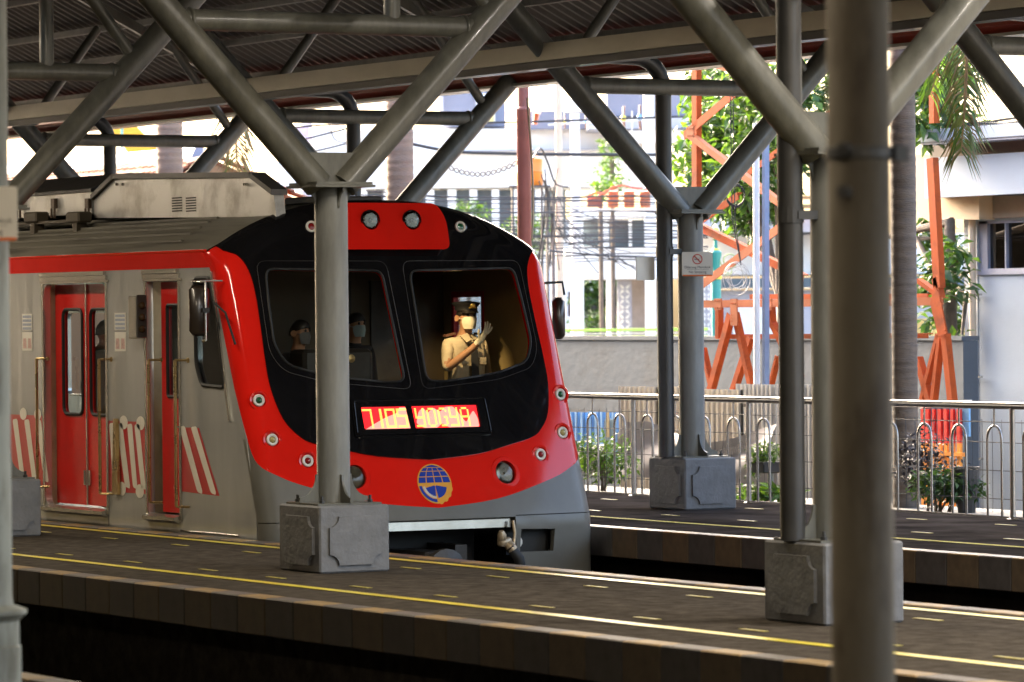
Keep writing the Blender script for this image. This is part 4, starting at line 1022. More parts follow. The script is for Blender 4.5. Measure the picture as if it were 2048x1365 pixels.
dx_ = -32.72
hp = at(936, 640, x=dx_ + .02); g0 = hp.z - 1.60 * (1.74 / 1.72)
pd, PB = person((dx_, hp.y, g0), 0.0 + .12, 'person in peaked cap and mask pointing with a gloved hand in the right windscreen', H=1.74,
                arms={'R': [(.07, -.25, 1.17), (.27, -.05, 1.39), (.33, .02, 1.53)], 'L': [(-.02, .25, 1.10), (.12, .26, .92), (.2, .25, .80)]}, head_turn=-.10, short=True)
b = MB()
for s in (-1, 1): b.prism([PB(.045, s * .012, 1.475), PB(.10, s * .012, 1.415), PB(.105, s * .06, 1.395), PB(.04, s * .085, 1.45)], (.008, 0, .004))
build('collar', b, m_khaki, pd)
b = MB(); b.prism([PB(.125, -.03, 1.40), PB(.125, .03, 1.40), PB(.145, .04, 1.02), PB(.145, -.04, 1.02)], (.012, 0, 0)); build('tie', b, m_trs, pd)
for s in (-1, 1):
    b = MB(); b.obox(PB(-.005, s * .16, 1.462), (.03, 0, 0), (0, .05, -.010 * s), (0, 0, .008)); build('epaulette', b, mat('brown epaulette', (.12, .05, .03), .6), pd)
    b = MB(); b.obox(PB(.125, s * .09, 1.24), (.004, 0, 0), (0, .035, 0), (0, 0, .03)); build('pocket_flap', b, m_khaki, pd)
hp = at(716, 655, x=-32.95)
person((-32.95, hp.y - .02, hp.z - 1.55), .25, 'person with pale blue mask in the dark left windscreen right of the column', H=1.66, shirt=mat('dark jacket', (.012, .012, .016), .8), mask_m=m_mskb, cap=False, sit=True)
hp = at(600, 672, x=-32.75)
person((-32.75, hp.y, hp.z - 1.52), .5, 'dim person with pale mask and shirt in the dark left windscreen, left of the column', H=1.64, shirt=mat('grey shirt', (.07, .075, .085), .8), mask_m=mat('grey mask', (.12, .12, .125), .7), cap=False, sit=True)
sp = at(212, 720, y=YS + .75)
person((sp.x, sp.y, .06), 1.9, 'passenger in a grey green shirt standing behind the saloon door window', H=1.72, shirt=mat('grey green shirt', (.20, .235, .19), .8, var=.1, bump=.3, bscale=10), trousers=mat('olive trousers', (.22, .21, .10), .8), cap=False)

# ------------------------------------------------------------------ signs
m_sign = mat('off white sign plate', (0.74, 0.70, 0.62), .4, var=.04); m_sor = mat('orange sign band', (0.70, 0.16, 0.03), .4, var=.04); m_sgr = mat('grey sign print', (0.10, 0.095, 0.09), .6); m_srd = mat('red prohibition ring', (0.60, 0.06, 0.04), .4)
def no_smoking(c, n, w, label, group):
    """sign plate facing n, centre c, width w"""
    h = w * .78; n = Vector(n).normalized(); u = Vector((0, 0, 1)).cross(n).normalized(); t = thing('no_smoking_sign', label, 'sign', c, group); c = Vector(c)
    def pl(pts, d, th, m, nm):
        b = MB(); b.prism([c + u * a + ZV * e + n * d for a, e in pts], n * th); return build(nm, b, m, t)
    pl(rnd([(-w / 2, -h / 2), (w / 2, -h / 2), (w / 2, h / 2), (-w / 2, h / 2)], w * .05), 0, .008, m_sign, 'plate')
    pl([(-w * .47, -h * .5), (w * .47, -h * .5), (w * .495, -h * .44), (-w * .495, -h * .44)], .0085, .001, m_sor, 'orange_band')
    b = MB(); R1, R0 = w * .165, w * .135; cc = h * .20
    for k in range(28):
        a0, a1 = 2 * PI * k / 28, 2 * PI * (k + 1) / 28
        b.add([c + u * r * math.cos(a) + ZV * (cc + r * math.sin(a)) + n * .0095 for r, a in ((R0, a0), (R1, a0), (R1, a1), (R0, a1))], [(0, 1, 2, 3)])
    d = w * .012
    b.add([c + u * x + ZV * (cc + z) + n * .0100 for x, z in ((-R0 * .72 - d, R0 * .72 - d), (-R0 * .72 + d, R0 * .72 + d), (R0 * .72 + d, -R0 * .72 + d), (R0 * .72 - d, -R0 * .72 - d))], [(0, 1, 2, 3)])
    build('prohibition_ring', b, m_srd, t)
    b = MB(); b.add([c + u * x + ZV * (cc + z) + n * .0092 for x, z in ((-w * .10, -w * .018), (w * .06, -w * .018), (w * .06, w * .008), (-w * .10, w * .008))], [(0, 1, 2, 3)])
    for q in range(3): b.add([c + u * (w * (.07 + .012 * q)) + ZV * (cc + w * (.01 + .03 * q) + z) + n * .0092 + u * x for x, z in ((0, 0), (w * .01, 0), (w * .02, w * .03), (w * .01, w * .03))], [(0, 1, 2, 3)])
    build('cigarette_symbol', b, m_sgr, t)
    for s, sz, zz in (('Dilarang Merokok', .115, -.13), ('No Smoking', .115, -.33)):
        v, f = text_mesh(s, w * sz); b = MB(); b.add([c + u * p.x + ZV * (p.y + h * zz) + n * .0092 for p in v], f); build('lettering', b, m_sgr, t)
    b = MB(); b.add([c + u * x + ZV * (z - h * .225) + n * .0091 for x, z in ((-w * .34, 0), (w * .36, 0), (w * .36, w * .006), (-w * .34, w * .006))], [(0, 1, 2, 3)]); build('divider_line', b, m_sgr, t)
    return t
gS = 'no smoking signs on the columns'
p2 = Vector((FX2 + .135, Y_COL_F - .03, at(1391, 532, x=FX2).z))
no_smoking(p2 + Vector((0, .02, 0)), (.93, -.36, 0), .285, 'white no smoking sign with orange base on the far platform column', gS)
p3 = at(1306, 541, x=FX2 - .1); no_smoking((FX2 - .10, Y_COL_F - .42, p3.z), (-.93, -.36, 0), .27, 'back of a white sign plate beside the drainpipe on the far platform column', gS)
post = bpy.data.objects['sign_post'].location
c = at(-25, 427, y=post.y - .13)
no_smoking((post.x + .125, post.y - .03, c.z), (.87, -.49, 0), .275, 'white no smoking sign cut by the left edge of the picture', gS)

GZ = -.75            # street level beyond the raised platforms

# ------------------------------------------------------------------ railing of the far platform
m_inx = mat('stainless railing', (0.42, 0.39, 0.36), 0.22, 0.9, var=.15, scale=4)
xr = [at(px, 900, y=Y_RAIL).x for px in (1000, 2200)]
gR = 'railing bays along the far platform'
posts_px = [1271, 1499, 1755, 2029]
px_x = [at(p, 920, y=Y_RAIL).x for p in posts_px]; bay = (px_x[-1] - px_x[0]) / 3
px_x = [px_x[0] + bay * i for i in range(-3, 6)]
def bay_build(x0, label):
    t = thing('railing_bay', label, 'railing', (x0, Y_RAIL, 0), gR)
    b = MB(); b.tube([(x0, Y_RAIL, .975), (x0 + bay, Y_RAIL, .975)], .032, 14); build('top_rail', b, m_inx, t, smooth=60)
    b = MB(); b.lathe((x0, Y_RAIL, 0), (0, 0, 1), [(.055, .002), (.055, .012), (.028, .02), (.025, .06), (.025, .96)], 14); build('post', b, m_inx, t, smooth=40)
    b = MB(); b.box(x0 + .03, x0 + bay - .03, Y_RAIL - .02, Y_RAIL + .02, .012, .03); build('bottom_strip', b, m_inx, t)
    n = 4; st = bay / n
    for i in range(n):
        xc = x0 + st * (i + .5); r = .105
        pts = [(xc - r, Y_RAIL, .03), (xc - r, Y_RAIL, .68)] + [(xc - r * math.cos(k * PI / 10), Y_RAIL, .68 + r * 1.15 * math.sin(k * PI / 10)) for k in range(1, 10)] + [(xc + r, Y_RAIL, .68), (xc + r, Y_RAIL, .03)]
        b = MB(); b.tube(pts, .0115, 8); o = build('hoop', b, m_inx, t, smooth=60)
        b = MB(); b.tube([(xc, Y_RAIL, .68 + r * 1.15), (xc, Y_RAIL, .96)], .009, 8); build('stem', b, m_inx, o, smooth=60)
    return t
names = ['stainless railing bay hidden behind the train nose', 'stainless railing bay farthest left, behind the train', 'stainless hooped railing bay just right of the train nose, before the green shrub',
         'stainless hooped railing bay behind the double column plinth', 'stainless hooped railing bay in front of the hanging pot plant', 'stainless hooped railing bay in front of the palm trunk and dark shrubs',
         'stainless hooped railing bay at the right edge before the white wall', 'stainless railing bay beyond the right edge']
first = None
for i, x in enumerate(px_x[:-1]):
    if first is None: first = bay_build(x, names[i])
    else:
        c_ = copy_tree(first); c_.location.x = x; c_['label'] = names[i]
wf = thing('wire_fence', 'thin galvanised wire mesh fence behind the stainless railing', 'wire fence', (-30, 22.6, 0))
m_wire = mat('galvanised wire', (.06, .065, .07), .7)
b = MB()
for z in (.12, .37, .62, .80): b.tube([(-40, 22.6, z), (-24, 22.6, z)], .0045, 5)
build('line_wire', b, m_wire, wf)
b = MB()
for i in range(107): x = -40 + .15 * i; b.tube([(x, 22.6, 0), (x, 22.6, .62), (x - .09, 22.66, .82)], .003, 4)
o = build('upright_wire', b, m_wire, wf); o['kind'] = 'stuff'

# ------------------------------------------------------------------ plants
m_leaf = leafmat('leaf green', (0.048, 0.105, 0.02), .45, 1.6, .3); m_leafd = leafmat('dark leaf green', (0.026, 0.066, 0.016), .45, 2.0, .22); m_leafl = leafmat('light leaf green', (0.08, 0.165, 0.026), .35, 1.5, .38)
m_purp = mat('dark purple leaf', (0.028, 0.016, 0.018), .5, var=.4, scale=3); m_bark = mat('bark', (0.12, 0.09, 0.065), .85, var=.3, scale=8, bump=.5)
m_frond = mat('palm frond green', (0.10, 0.115, 0.022), .5, var=.45, scale=2); m_dry = mat('dry frond', (0.22, 0.14, 0.06), .7, var=.3)

def leafcloud(blobs, n, size, seed, aspect=.42, droop=.3, mats=1):
    """leaf-shaped faces (folded along the midrib) scattered through the volume of several blobs"""
    rr = random.Random(seed); b = MB(); tot = sum(bl[1][0] * bl[1][1] * bl[1][2] for bl in blobs)
    for c, r in blobs:
        for _ in range(int(n * r[0] * r[1] * r[2] / tot)):
            while True:
                p = Vector((rr.uniform(-1, 1), rr.uniform(-1, 1), rr.uniform(-1, 1)))
                if .25 < p.length < 1: break
            q = Vector(c) + Vector((p.x * r[0], p.y * r[1], p.z * r[2])); L = size * rr.uniform(.6, 1.25)
            d = Vector((rr.gauss(0, 1), rr.gauss(0, 1), rr.gauss(-droop, .6))).normalized(); s = d.cross(Vector((rr.gauss(0, .5), rr.gauss(0, .5), 1))).normalized(); u = s.cross(d)
            w = L * aspect * .5; m_ = q + d * L * .45
            b.add([q, m_ + s * w + u * w * .35, q + d * L - u * L * .12, m_ - s * w + u * w * .35, m_ - u * .0], [(0, 1, 4), (1, 2, 4), (2, 3, 4), (3, 0, 4)], rr.randrange(mats))
    return b

def shrub(name, label, cat, px, py, y, w, h, n, size, mats, seed, group=None, z0=-.06):
    c = at(px, py, y=y); t = thing(name, label, cat, (c.x, y, z0), group); rr = random.Random(seed)
    bl = [((c.x + rr.uniform(-.35, .35) * w, y + rr.uniform(-.15, .15), z0 + h * rr.uniform(.3, .75)), (w * rr.uniform(.28, .42), .22, h * rr.uniform(.25, .4))) for _ in range(7)]
    build('foliage', leafcloud(bl, n, size, seed, mats=len(mats)), mats, t)
    b = MB()
    for k in range(5): b.tube([(c.x + rr.uniform(-.05, .05), y, z0), (c.x + rr.uniform(-.3, .3) * w, y + rr.uniform(-.1, .1), z0 + h * .7)], [.012, .005], 5)
    build('stem', b, m_bark, t); return t
shrub('shrub', 'bright green leafy shrub behind the railing just right of the train', 'shrub', 1210, 960, 22.9, .75, .62, 900, .085, [m_leaf, m_leafl], 3)
shrub('shrub', 'low light green shrub at the foot of the railing under the hanging pot', 'shrub', 1535, 1000, 22.35, .55, .22, 240, .12, [m_leafl], 4)
shrub('shrub', 'small green weed at the railing foot beside the plinth', 'shrub', 1478, 1010, 22.35, .22, .13, 60, .10, [m_leafl], 5)
shrub('shrub', 'dark green bushy shrub at the foot of the palm trunk', 'shrub', 1880, 1010, 22.85, .95, .42, 1100, .085, [m_leafd, m_leaf], 6)
shrub('shrub', 'round dark purple shrub above the green shrub by the palm', 'shrub', 1862, 950, 23.0, .36, .80, 700, .06, [m_purp], 7)
shrub('shrub', 'small dark purple shrub left of the black flower pot', 'shrub', 1905, 960, 23.05, .42, .56, 420, .06, [m_purp], 8)
pc = at(1937, 990, y=22.95)
tag(build('flower_pot', MB().lathe((pc.x, pc.y, -.05), (0, 0, 1), [(.08, 0), (.11, .24), (.12, .40), (.125, .42), (.11, .42), (.10, .38)], 16), m_cabd, None, loc=(pc.x, pc.y, -.05)), 'black flower pot between the dark shrubs and the pale pipe', 'flower pot')
pc = at(1536, 940, y=22.5)
t = thing('hanging_pot', 'black pot with trailing green plant on a grey stake behind the railing', 'pot plant', (pc.x, 22.5, 0))
b = MB(); b.bbox(pc.x - .11, pc.x + .11, 22.4, 22.6, pc.z - .045, pc.z + .05, .012); b.obox((pc.x, 22.5, pc.z + .05), (.12, 0, 0), (0, .11, 0), (0, 0, .012)); build('pot', b, m_cabd, t)
build('trailing_plant', leafcloud([((pc.x, 22.5, pc.z + .15), (.19, .16, .11)), ((pc.x - .17, 22.45, pc.z - .02), (.06, .06, .2))], 420, .06, 9, mats=2), [m_leaf, m_leafl], t)
b = MB(); b.tube([(pc.x, 22.55, GZ), (pc.x, 22.55, pc.z - .03)], .03, 10); build('stake', b, m_post, t)

def palm(px, py, y, r, label, ztop=6.5, lean=0, group='palm trunks beyond the railing', mt=None):
    c = at(px, py, y=y); t = thing('palm_tree', label, 'palm tree', (c.x, y, GZ), group); b = MB(); pr = []; z = GZ; k = 0
    while z < ztop:
        pr += [(r * (1.06 if z < .3 else 1.0), z + .06), (r * 1.018, z + .10), (r * .985, z + .107)]; z += .105 + .03 * math.sin(k * 1.7); k += 1
    b.lathe((c.x, y, 0), (lean, 0, 1), pr, 20); build('trunk', b, mt or m_palm, t, smooth=50); return t, c
m_palm = mat('ringed palm trunk', (0.145, 0.108, 0.08), .85, var=.3, scale=7, bump=.4, stretch=(.5, .5, 3))
tp, pcn = palm(1813, 700, 23.3, .122, 'brown ringed palm trunk at the right, beside the white building')
palm(343, 300, 24.2, .175, 'thick palm trunk behind the air conditioning unit on the left', mt=mat('pale palm trunk', (.25, .17, .12), .85, var=.2, scale=5, bump=.4, stretch=(.5, .5, 3)))
palm(803, 300, 24.2, .165, 'pale palm trunk rising behind the red lamp pod of the train', mt=MATS['pale palm trunk'])
def frond(name, label, base, length, spread, n, m, seed, curve=(0, 0)):
    """hanging palm frond: a rachis with two rows of long drooping leaflets"""
    rr = random.Random(seed); base = Vector(base); t = thing(name, label, 'palm frond', base)
    pts = [base + RV * (curve[0] * (k / 12) ** 2) + HV * (.15 * k / 12) + ZV * (-length * k / 12) for k in range(13)]
    b = MB(); b.tube(pts, [.022 - .0014 * k for k in range(13)], 6); build('rachis', b, m_dry, t)
    b = MB()
    for i in range(n):
        s = i / n * 11.9; k = int(s); p = pts[k].lerp(pts[k + 1], s - k)
        for sd_ in (-1, 1):
            L = spread * rr.uniform(.7, 1.15) * (1 - .35 * (i / n)); o_ = RV * sd_ * rr.uniform(.35, .8) + HV * rr.uniform(-.3, .3) + ZV * -rr.uniform(.5, 1.0); o_.normalize()
            mid = p + o_ * L * .5 + ZV * .02; tip = p + o_ * L - ZV * L * .28; w = HV * .5 + RV * sd_ * -.3; w = (w - o_ * w.dot(o_)).normalized() * .006
            w2 = o_.cross(w).normalized() * .0055
            b.add([p - w2, p + w2, mid + w2 * 1.5, tip, mid - w2 * 1.5], [(0, 1, 2, 4), (4, 2, 3)], rr.randrange(len(m)))
    build('leaflets', b, m, t); return t
fb = at(1938, 70, y=23.2); frond('palm_frond', 'green palm frond hanging in front of the white building at the upper right', fb, 1.10, .42, 80, [m_frond, m_dry, m_frond, m_leafd], 11, (-.05, 0))
fb = at(1890, 60, y=23.6); frond('palm_frond', 'greener palm frond hanging left of the upper right frond', fb, .62, .36, 44, [m_frond, m_leaf], 12, (-.12, 0))
fb = at(473, 190, y=24.6); frond('palm_frond', 'dry brown palm frond hanging over the cream gable on the left', fb, 1.05, .55, 60, [m_dry, m_frond], 13, (.02, 0))

def tree(label, px, py, y, blobs, n, size, mats, seed, trunk_px):
    c = at(px, py, y=y); t = thing('leafy_tree', label, 'tree', (c.x, y, GZ), None); rr = random.Random(seed); bl = []
    for bx, by, rx_, rz_ in blobs:
        p = at(bx, by, y=y + rr.uniform(-.5, .8)); bl.append(((p.x, p.y, p.z), (rx_ * .8, rx_, rz_)))
    build('crown', leafcloud(bl, n, size, seed, mats=len(mats)), mats, t)
    tb = at(trunk_px, py, y=y); b = MB(); b.tube([(tb.x, y, GZ), (tb.x + .1, y, 1.6), (tb.x, y + .1, 2.8), (bl[0][0][0], y, bl[0][0][2])], [.12, .10, .07, .03], 10); build('trunk', b, m_bark, t, smooth=60)
    b = MB()
    for q in bl[:6]: b.tube([(tb.x, y, 2.0), ((tb.x + q[0][0]) / 2 + .1, y, (2.6 + q[0][2]) / 2), q[0]], [.05, .035, .012], 7)
    build('limb', b, m_bark, t, smooth=60); return t
tree('large leafy green tree behind the orange lattice and the column', 1470, 300, 30.0,
     [(1500, 180, .5, .5), (1420, 130, .35, .3), (1400, 190, .3, .3), (1480, 260, .6, .5), (1420, 290, .4, .4), (1540, 300, .6, .7), (1450, 350, .5, .4), (1520, 400, .6, .5), (1500, 430, .4, .35), (1600, 230, .7, .8), (1390, 340, .3, .3), (1360, 300, .22, .3), (1450, 220, .5, .5), (1500, 330, .5, .5), (1480, 400, .4, .4)], 5200, .20, [m_leaf, m_leafd, m_leafl], 21, 1560)
tree('dark leafy tree between the palm trunk and the white building', 1885, 560, 28.5,
     [(1870, 480, .32, .3), (1905, 540, .3, .4), (1860, 560, .22, .25), (1910, 640, .28, .4), (1925, 700, .16, .25), (1850, 620, .14, .2), (1875, 130, .5, .6), (1860, 230, .4, .4), (1890, 250, .5, .25)], 1500, .22, [m_leafd, m_leaf, m_leafd], 22, 1890)

# ------------------------------------------------------------------ the white building on the right
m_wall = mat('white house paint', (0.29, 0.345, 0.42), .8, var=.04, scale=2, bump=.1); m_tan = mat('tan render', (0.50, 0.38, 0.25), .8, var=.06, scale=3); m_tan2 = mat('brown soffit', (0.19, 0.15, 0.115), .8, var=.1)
m_slate = mat('blue grey window frame', (0.22, 0.24, 0.32), .5); m_cream = mat('cream drainpipe', (0.60, 0.49, 0.36), .5, var=.05)
Yb = 29.2
hb = thing('white_building', 'white building with flat roof, broad white fascia and tan beam at the right edge', 'building', (at(1945, 900, y=Yb).x, Yb, GZ))
xw = at(1962, 800, y=Yb).x; XR = xw + 14
wz0, wz1 = at(2000, 553, y=Yb).z, at(2000, 445, y=Yb).z
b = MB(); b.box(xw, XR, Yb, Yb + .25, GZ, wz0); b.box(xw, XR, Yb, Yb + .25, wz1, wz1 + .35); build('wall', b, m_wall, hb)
b = MB(); b.box(at(1938, 800, y=Yb).x - .02, xw - .002, Yb - .01, Yb + .3, GZ, wz1 + .2); build('corner_column', b, mat('house corner paint', (.30, .33, .37), .7, var=.05), hb)
p0 = at(1950, 700, y=Yb - .08); b = MB(); b.tube([(p0.x, Yb - .08, GZ), (p0.x, Yb - .08, wz1 + .1)], .042, 14); o = build('drainpipe', b, m_cream, hb, smooth=60)
for py in (593, 757, 920):
    z = at(1950, py, y=Yb).z; b = MB(); b.lathe((p0.x, Yb - .08, z - .02), (0, 0, 1), [(.052, 0), (.052, .035)], 14); b.box(p0.x, p0.x + .16, Yb - .10, Yb - .06, z - .012, z + .012); build('pipe_clip', b, m_inox2, o)
wx = at(1976, 500, y=Yb).x
b = MB(); b.box(xw + .001, wx, Yb + .02, Yb + .10, wz0 + .001, wz1 - .001); b.box(xw + .001, XR, Yb - .03, Yb + .10, wz0 - .0, wz0 + .07); b.box(xw, XR, Yb + .02, Yb + .1, wz1 - .03, wz1 - .001)
for k, q in enumerate((2012, 2120, 2300)): x = at(q, 500, y=Yb).x; b.box(x - .012, x + .012, Yb + .02, Yb + .1, wz0 + .07, wz1 - .03)
o = build('window', b, m_slate, hb)
b = MB(); b.box(wx + .002, XR - .01, Yb + .06, Yb + .066, wz0 + .07, wz1 - .03); build('pane', b, glass('dark house glass', (.14, .17, .16), 2.2), o)
b = MB(); b.box(wx - .3, XR, Yb + 1.2, Yb + 1.25, wz0 - .3, wz1 + .3); b.box(at(1990, 500, y=Yb).x, at(2008, 500, y=Yb).x, Yb + .5, Yb + .6, wz0 - .1, wz1 + .1, 1); build('room_wall', b, [m_leafd, m_tan], hb)
Yf = 28.7; fx = at(1854, 480, y=Yf).x; fz1, fz0 = at(1854, 320, y=Yf).z, at(1854, 400, y=Yf).z
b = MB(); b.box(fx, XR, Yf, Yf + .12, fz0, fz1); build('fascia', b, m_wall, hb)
b = MB(); b.box(fx + .01, XR, Yf + .121, Yb + .3, fz0 + .02, fz0 + .06); b.box(fx - .1, XR, Yf + .15, Yb + .3, fz1 - .06, fz1 + .22); build('soffit', b, m_tan2, hb)
Yt = Yb - .25; q = [at(1834, 312, y=Yt), at(1962, 312, y=Yt), at(1962, 443, y=Yt), at(1852, 441, y=Yt), at(1834, 420, y=Yt)]
b = MB(); b.prism([(p.x, p.y, p.z) for p in q], (0, .22, 0)); build('end_beam', b, m_tan, hb)
b = MB(); x5 = at(1957, 400, y=Yb - .06).x; b.box(x5, XR, Yb - .06, Yb - .01, at(2000, 440, y=Yb - .06).z, at(2000, 396, y=Yb - .06).z); build('lintel', b, mat('brown lintel', (.27, .22, .17), .8), hb)
Yr = 28.45; rx0 = at(1838, 280, y=Yr).x; rz1, rz0 = at(1840, 264, y=Yr).z, at(1840, 294, y=Yr).z
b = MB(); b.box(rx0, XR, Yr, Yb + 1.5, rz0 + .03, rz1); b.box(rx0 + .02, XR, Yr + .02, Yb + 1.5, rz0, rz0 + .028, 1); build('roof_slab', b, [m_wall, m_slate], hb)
b = MB()
for k in range(3): b.tube([(rx0 + i * .5, Yr + .25 + .1 * k, rz1 + .03 + .03 * math.sin(i * 1.3 + k * 2) + .02 * k) for i in range(16)], .016, 6)
tag(build('roof_cables', b, m_dark, None, loc=(rx0, Yr, rz1)), 'black cables lying along the edge of the white flat roof', 'cable')

# ------------------------------------------------------------------ fences, wall, banner
m_cwall = mat('grey cement render', (0.058, 0.070, 0.082), .85, var=.28, scale=.9, bump=.3, bscale=6, stretch=(1, 1, 1.6), dirt=(.040, .047, .054))
Yw = 28.0; z1 = at(1500, 684, y=Yw).z
b = MB(); b.box(-75, at(1930, 700, y=Yw).x, Yw, Yw + .2, GZ, z1); cw = build('cement_wall', b, m_cwall, None, loc=(-45, Yw, GZ)); tag(cw, 'long grey cement wall behind the corrugated fence', 'wall')
b = MB(); b.box(-75, at(1930, 700, y=Yw).x, Yw - .02, Yw + .22, z1 + .002, z1 + .05); build('coping', b, m_cwall, cw)

def corr(name, label, x0, x1, y, z0, z1, m, pitch, depth, group=None):
    t = thing(name, label, 'fence', ((x0 + x1) / 2, y, z0), group); n = max(1, round((x1 - x0) / .8)); w = (x1 - x0) / n
    for s in range(n):
        b = MB(); v = []; f = []; x = x0 + s * w; k = 0; e = x0 + (s + 1) * w - .004; yo = .010 * (s % 2)
        while x < e:
            for dx, dy in ((0, 0), (pitch * .35, 0), (pitch * .5, -depth), (pitch * .85, -depth)):
                v += [(min(x + dx, e), y + dy + yo, z0), (min(x + dx, e), y + dy + yo, z1 + .012 * math.sin(s * 2.3))]
            x += pitch
        b.add(v, [(2 * i, 2 * i + 2, 2 * i + 3, 2 * i + 1) for i in range(len(v) // 2 - 1)]); b.add([(p[0], p[1] + .002, p[2]) for p in v], [(2 * i, 2 * i + 2, 2 * i + 3, 2 * i + 1) for i in range(len(v) // 2 - 1)])
        build('fence_sheet', b, m, t)
    b = MB(); b.box(x0, x1, y + .04, y + .08, z0 + .3, z0 + .34); b.box(x0, x1, y + .04, y + .08, z1 - .2, z1 - .16); build('fence_rail', b, m_gry, t)
    return t
Yc = 25.0
corr('corrugated_fence', 'cream corrugated metal fence behind the railing', at(1241, 800, y=Yc).x, at(1490, 800, y=Yc).x, Yc, GZ, at(1400, 779, y=Yc).z, mat('cream sheet', (.58, .51, .40), .45, var=.08), .105, .03)
corr('corrugated_fence', 'grey corrugated metal fence farther right behind the cream one', at(1476, 800, y=Yc + .5).x, at(1640, 800, y=Yc + .5).x, Yc + .5, GZ, at(1520, 772, y=Yc + .5).z, mat('grey sheet', (.40, .39, .36), .45, var=.08), .085, .03)
corr('corrugated_fence', 'bright blue corrugated fence right of the train nose', at(1120, 860, y=Yc + .6).x, at(1241, 860, y=Yc + .6).x, Yc + .6, at(1200, 905, y=Yc + .6).z, at(1200, 829, y=Yc + .6).z, mat('sky blue sheet', (.16, .36, .66), .45, var=.1), .13, .035)
m_ban = mat('grey vinyl banner back', (0.36, 0.34, 0.36), .5, var=.12, scale=1.5, bump=.3, bscale=2.5)
def sag(name, label, pts_top, y, z0, m, thick=.012):
    b = MB(); n = len(pts_top); v = []
    P = [at(px, py, y=y) for px, py in pts_top]
    for r_ in range(7):
        for p in P: v.append((p.x, y + .05 * math.sin(r_ * 1.1 + p.x * 3.1) , p.z + (z0 - p.z) * r_ / 6))
    f = [(r_ * n + i, r_ * n + i + 1, r_ * n + n + i + 1, r_ * n + n + i) for r_ in range(6) for i in range(n - 1)]
    b.add(v, f); b.add([(p[0], p[1] + thick, p[2]) for p in v], f)
    o = build(name, b, m, None, smooth=80, loc=(P[0].x, y, z0)); tag(o, label, 'banner'); return o
yb_ = 24.3
bn1 = sag('vinyl_banner', 'grey vinyl banner seen from behind with mirrored lettering, sagging between stakes', [(1340, 868), (1370, 878), (1400, 885), (1430, 889), (1460, 884), (1490, 873), (1520, 860), (1548, 852)], yb_, 0.0, m_ban)
bn2 = sag('vinyl_banner', 'pale grey vinyl banner hanging below the blue fence beside the train', [(1130, 897), (1165, 898), (1200, 893), (1232, 884), (1262, 848), (1300, 846), (1326, 858)], yb_ + .2, 0.0, m_ban)
v, f = text_mesh('Permata Hi', .17, .25); c = at(1455, 905, y=yb_ - .06); xax = Vector((-.985, 0, -.14)); b = MB(); b.add([c + xax * p.x + Vector((-.14, 0, .985)) * p.y for p in v], f); build('mirrored_lettering', b, mat('faded banner print', (.16, .155, .17), .6), bn1)
c = at(1440, 965, y=yb_ - .06); v, f = text_mesh('7 - 9', .10, .2); b = MB(); 
b.add([c + Vector((-1, 0, -.1)) * p.x * .5 + ZV * p.y * .3 for p in v], f)
b = MB(); b.lathe((at(1222, 900, y=24.1).x, 24.1, -.06), (0, 0, 1), [(.05, 0), (.05, at(1222, 845, y=24.1).z + .06)], 12); tag(build('wooden_stake', b, m_bark, None, loc=(at(1222, 900, y=24.1).x, 24.1, GZ)), 'dark wooden stake beside the blue and tan board', 'stake')
xa = at(1214, 900, y=24.0).x; xb_ = at(1234, 900, y=24.0).x
b = MB(); b.box(xa, xb_, 24.0, 24.03, .1, at(1222, 842, y=24.0).z); b.box(xa + .03, xa + .10, 23.996, 23.999, .45, .72, 1); tag(build('painted_board', b, [mat('faded blue board', (.22, .35, .48), .6, var=.3, scale=5), mat('tan paint patch', (.5, .40, .22), .6, var=.2)], None, loc=(xa, 24, .1)), 'narrow blue and tan painted board leaning behind the railing', 'board')
# red and orange striped barrier at the right
Yg = 25.4; t = thing('striped_barrier', 'red and orange barrier bars before the cement wall at the right', 'barrier', (at(1880, 850, y=Yg).x, Yg, GZ))
m_br = mat('barrier red', (.62, .03, .02), .4, var=.08); m_bo = mat('barrier orange', (.72, .26, .03), .4, var=.08); m_bb = mat('barrier blue', (.20, .42, .70), .5)
for px, w in ((1853, .07), (1870, .018), (1882, .03), (1894, .03), (1907, .025), (1920, .03)):
    x = at(px, 850, y=Yg).x; zt, zm = at(px, 822, y=Yg).z, at(px, 890, y=Yg).z
    b = MB(); b.box(x - w, x + w, Yg, Yg + .03, zm, zt); o = build('bar', b, m_br, t); b = MB(); b.box(x - w, x + w, Yg, Yg + .03, GZ, zm - .001); build('bar_foot', b, m_bo, o)
b = MB(); x0, x1 = at(1840, 815, y=Yg).x, at(1935, 815, y=Yg).x; z = at(1880, 812, y=Yg).z; b.obox(((x0 + x1) / 2, Yg + .05, z), ((x1 - x0) / 2, 0, .03), (0, .03, 0), (0, 0, .02)); b.box(x0, x1, Yg + .04, Yg + .06, z - .32, z - .02, 1); b.box(x0 + .2, x1, Yg - .02, Yg - .001, .32, .36, 2); build('cross_bar', b, [m_wht, m_bb, m_bo], t)

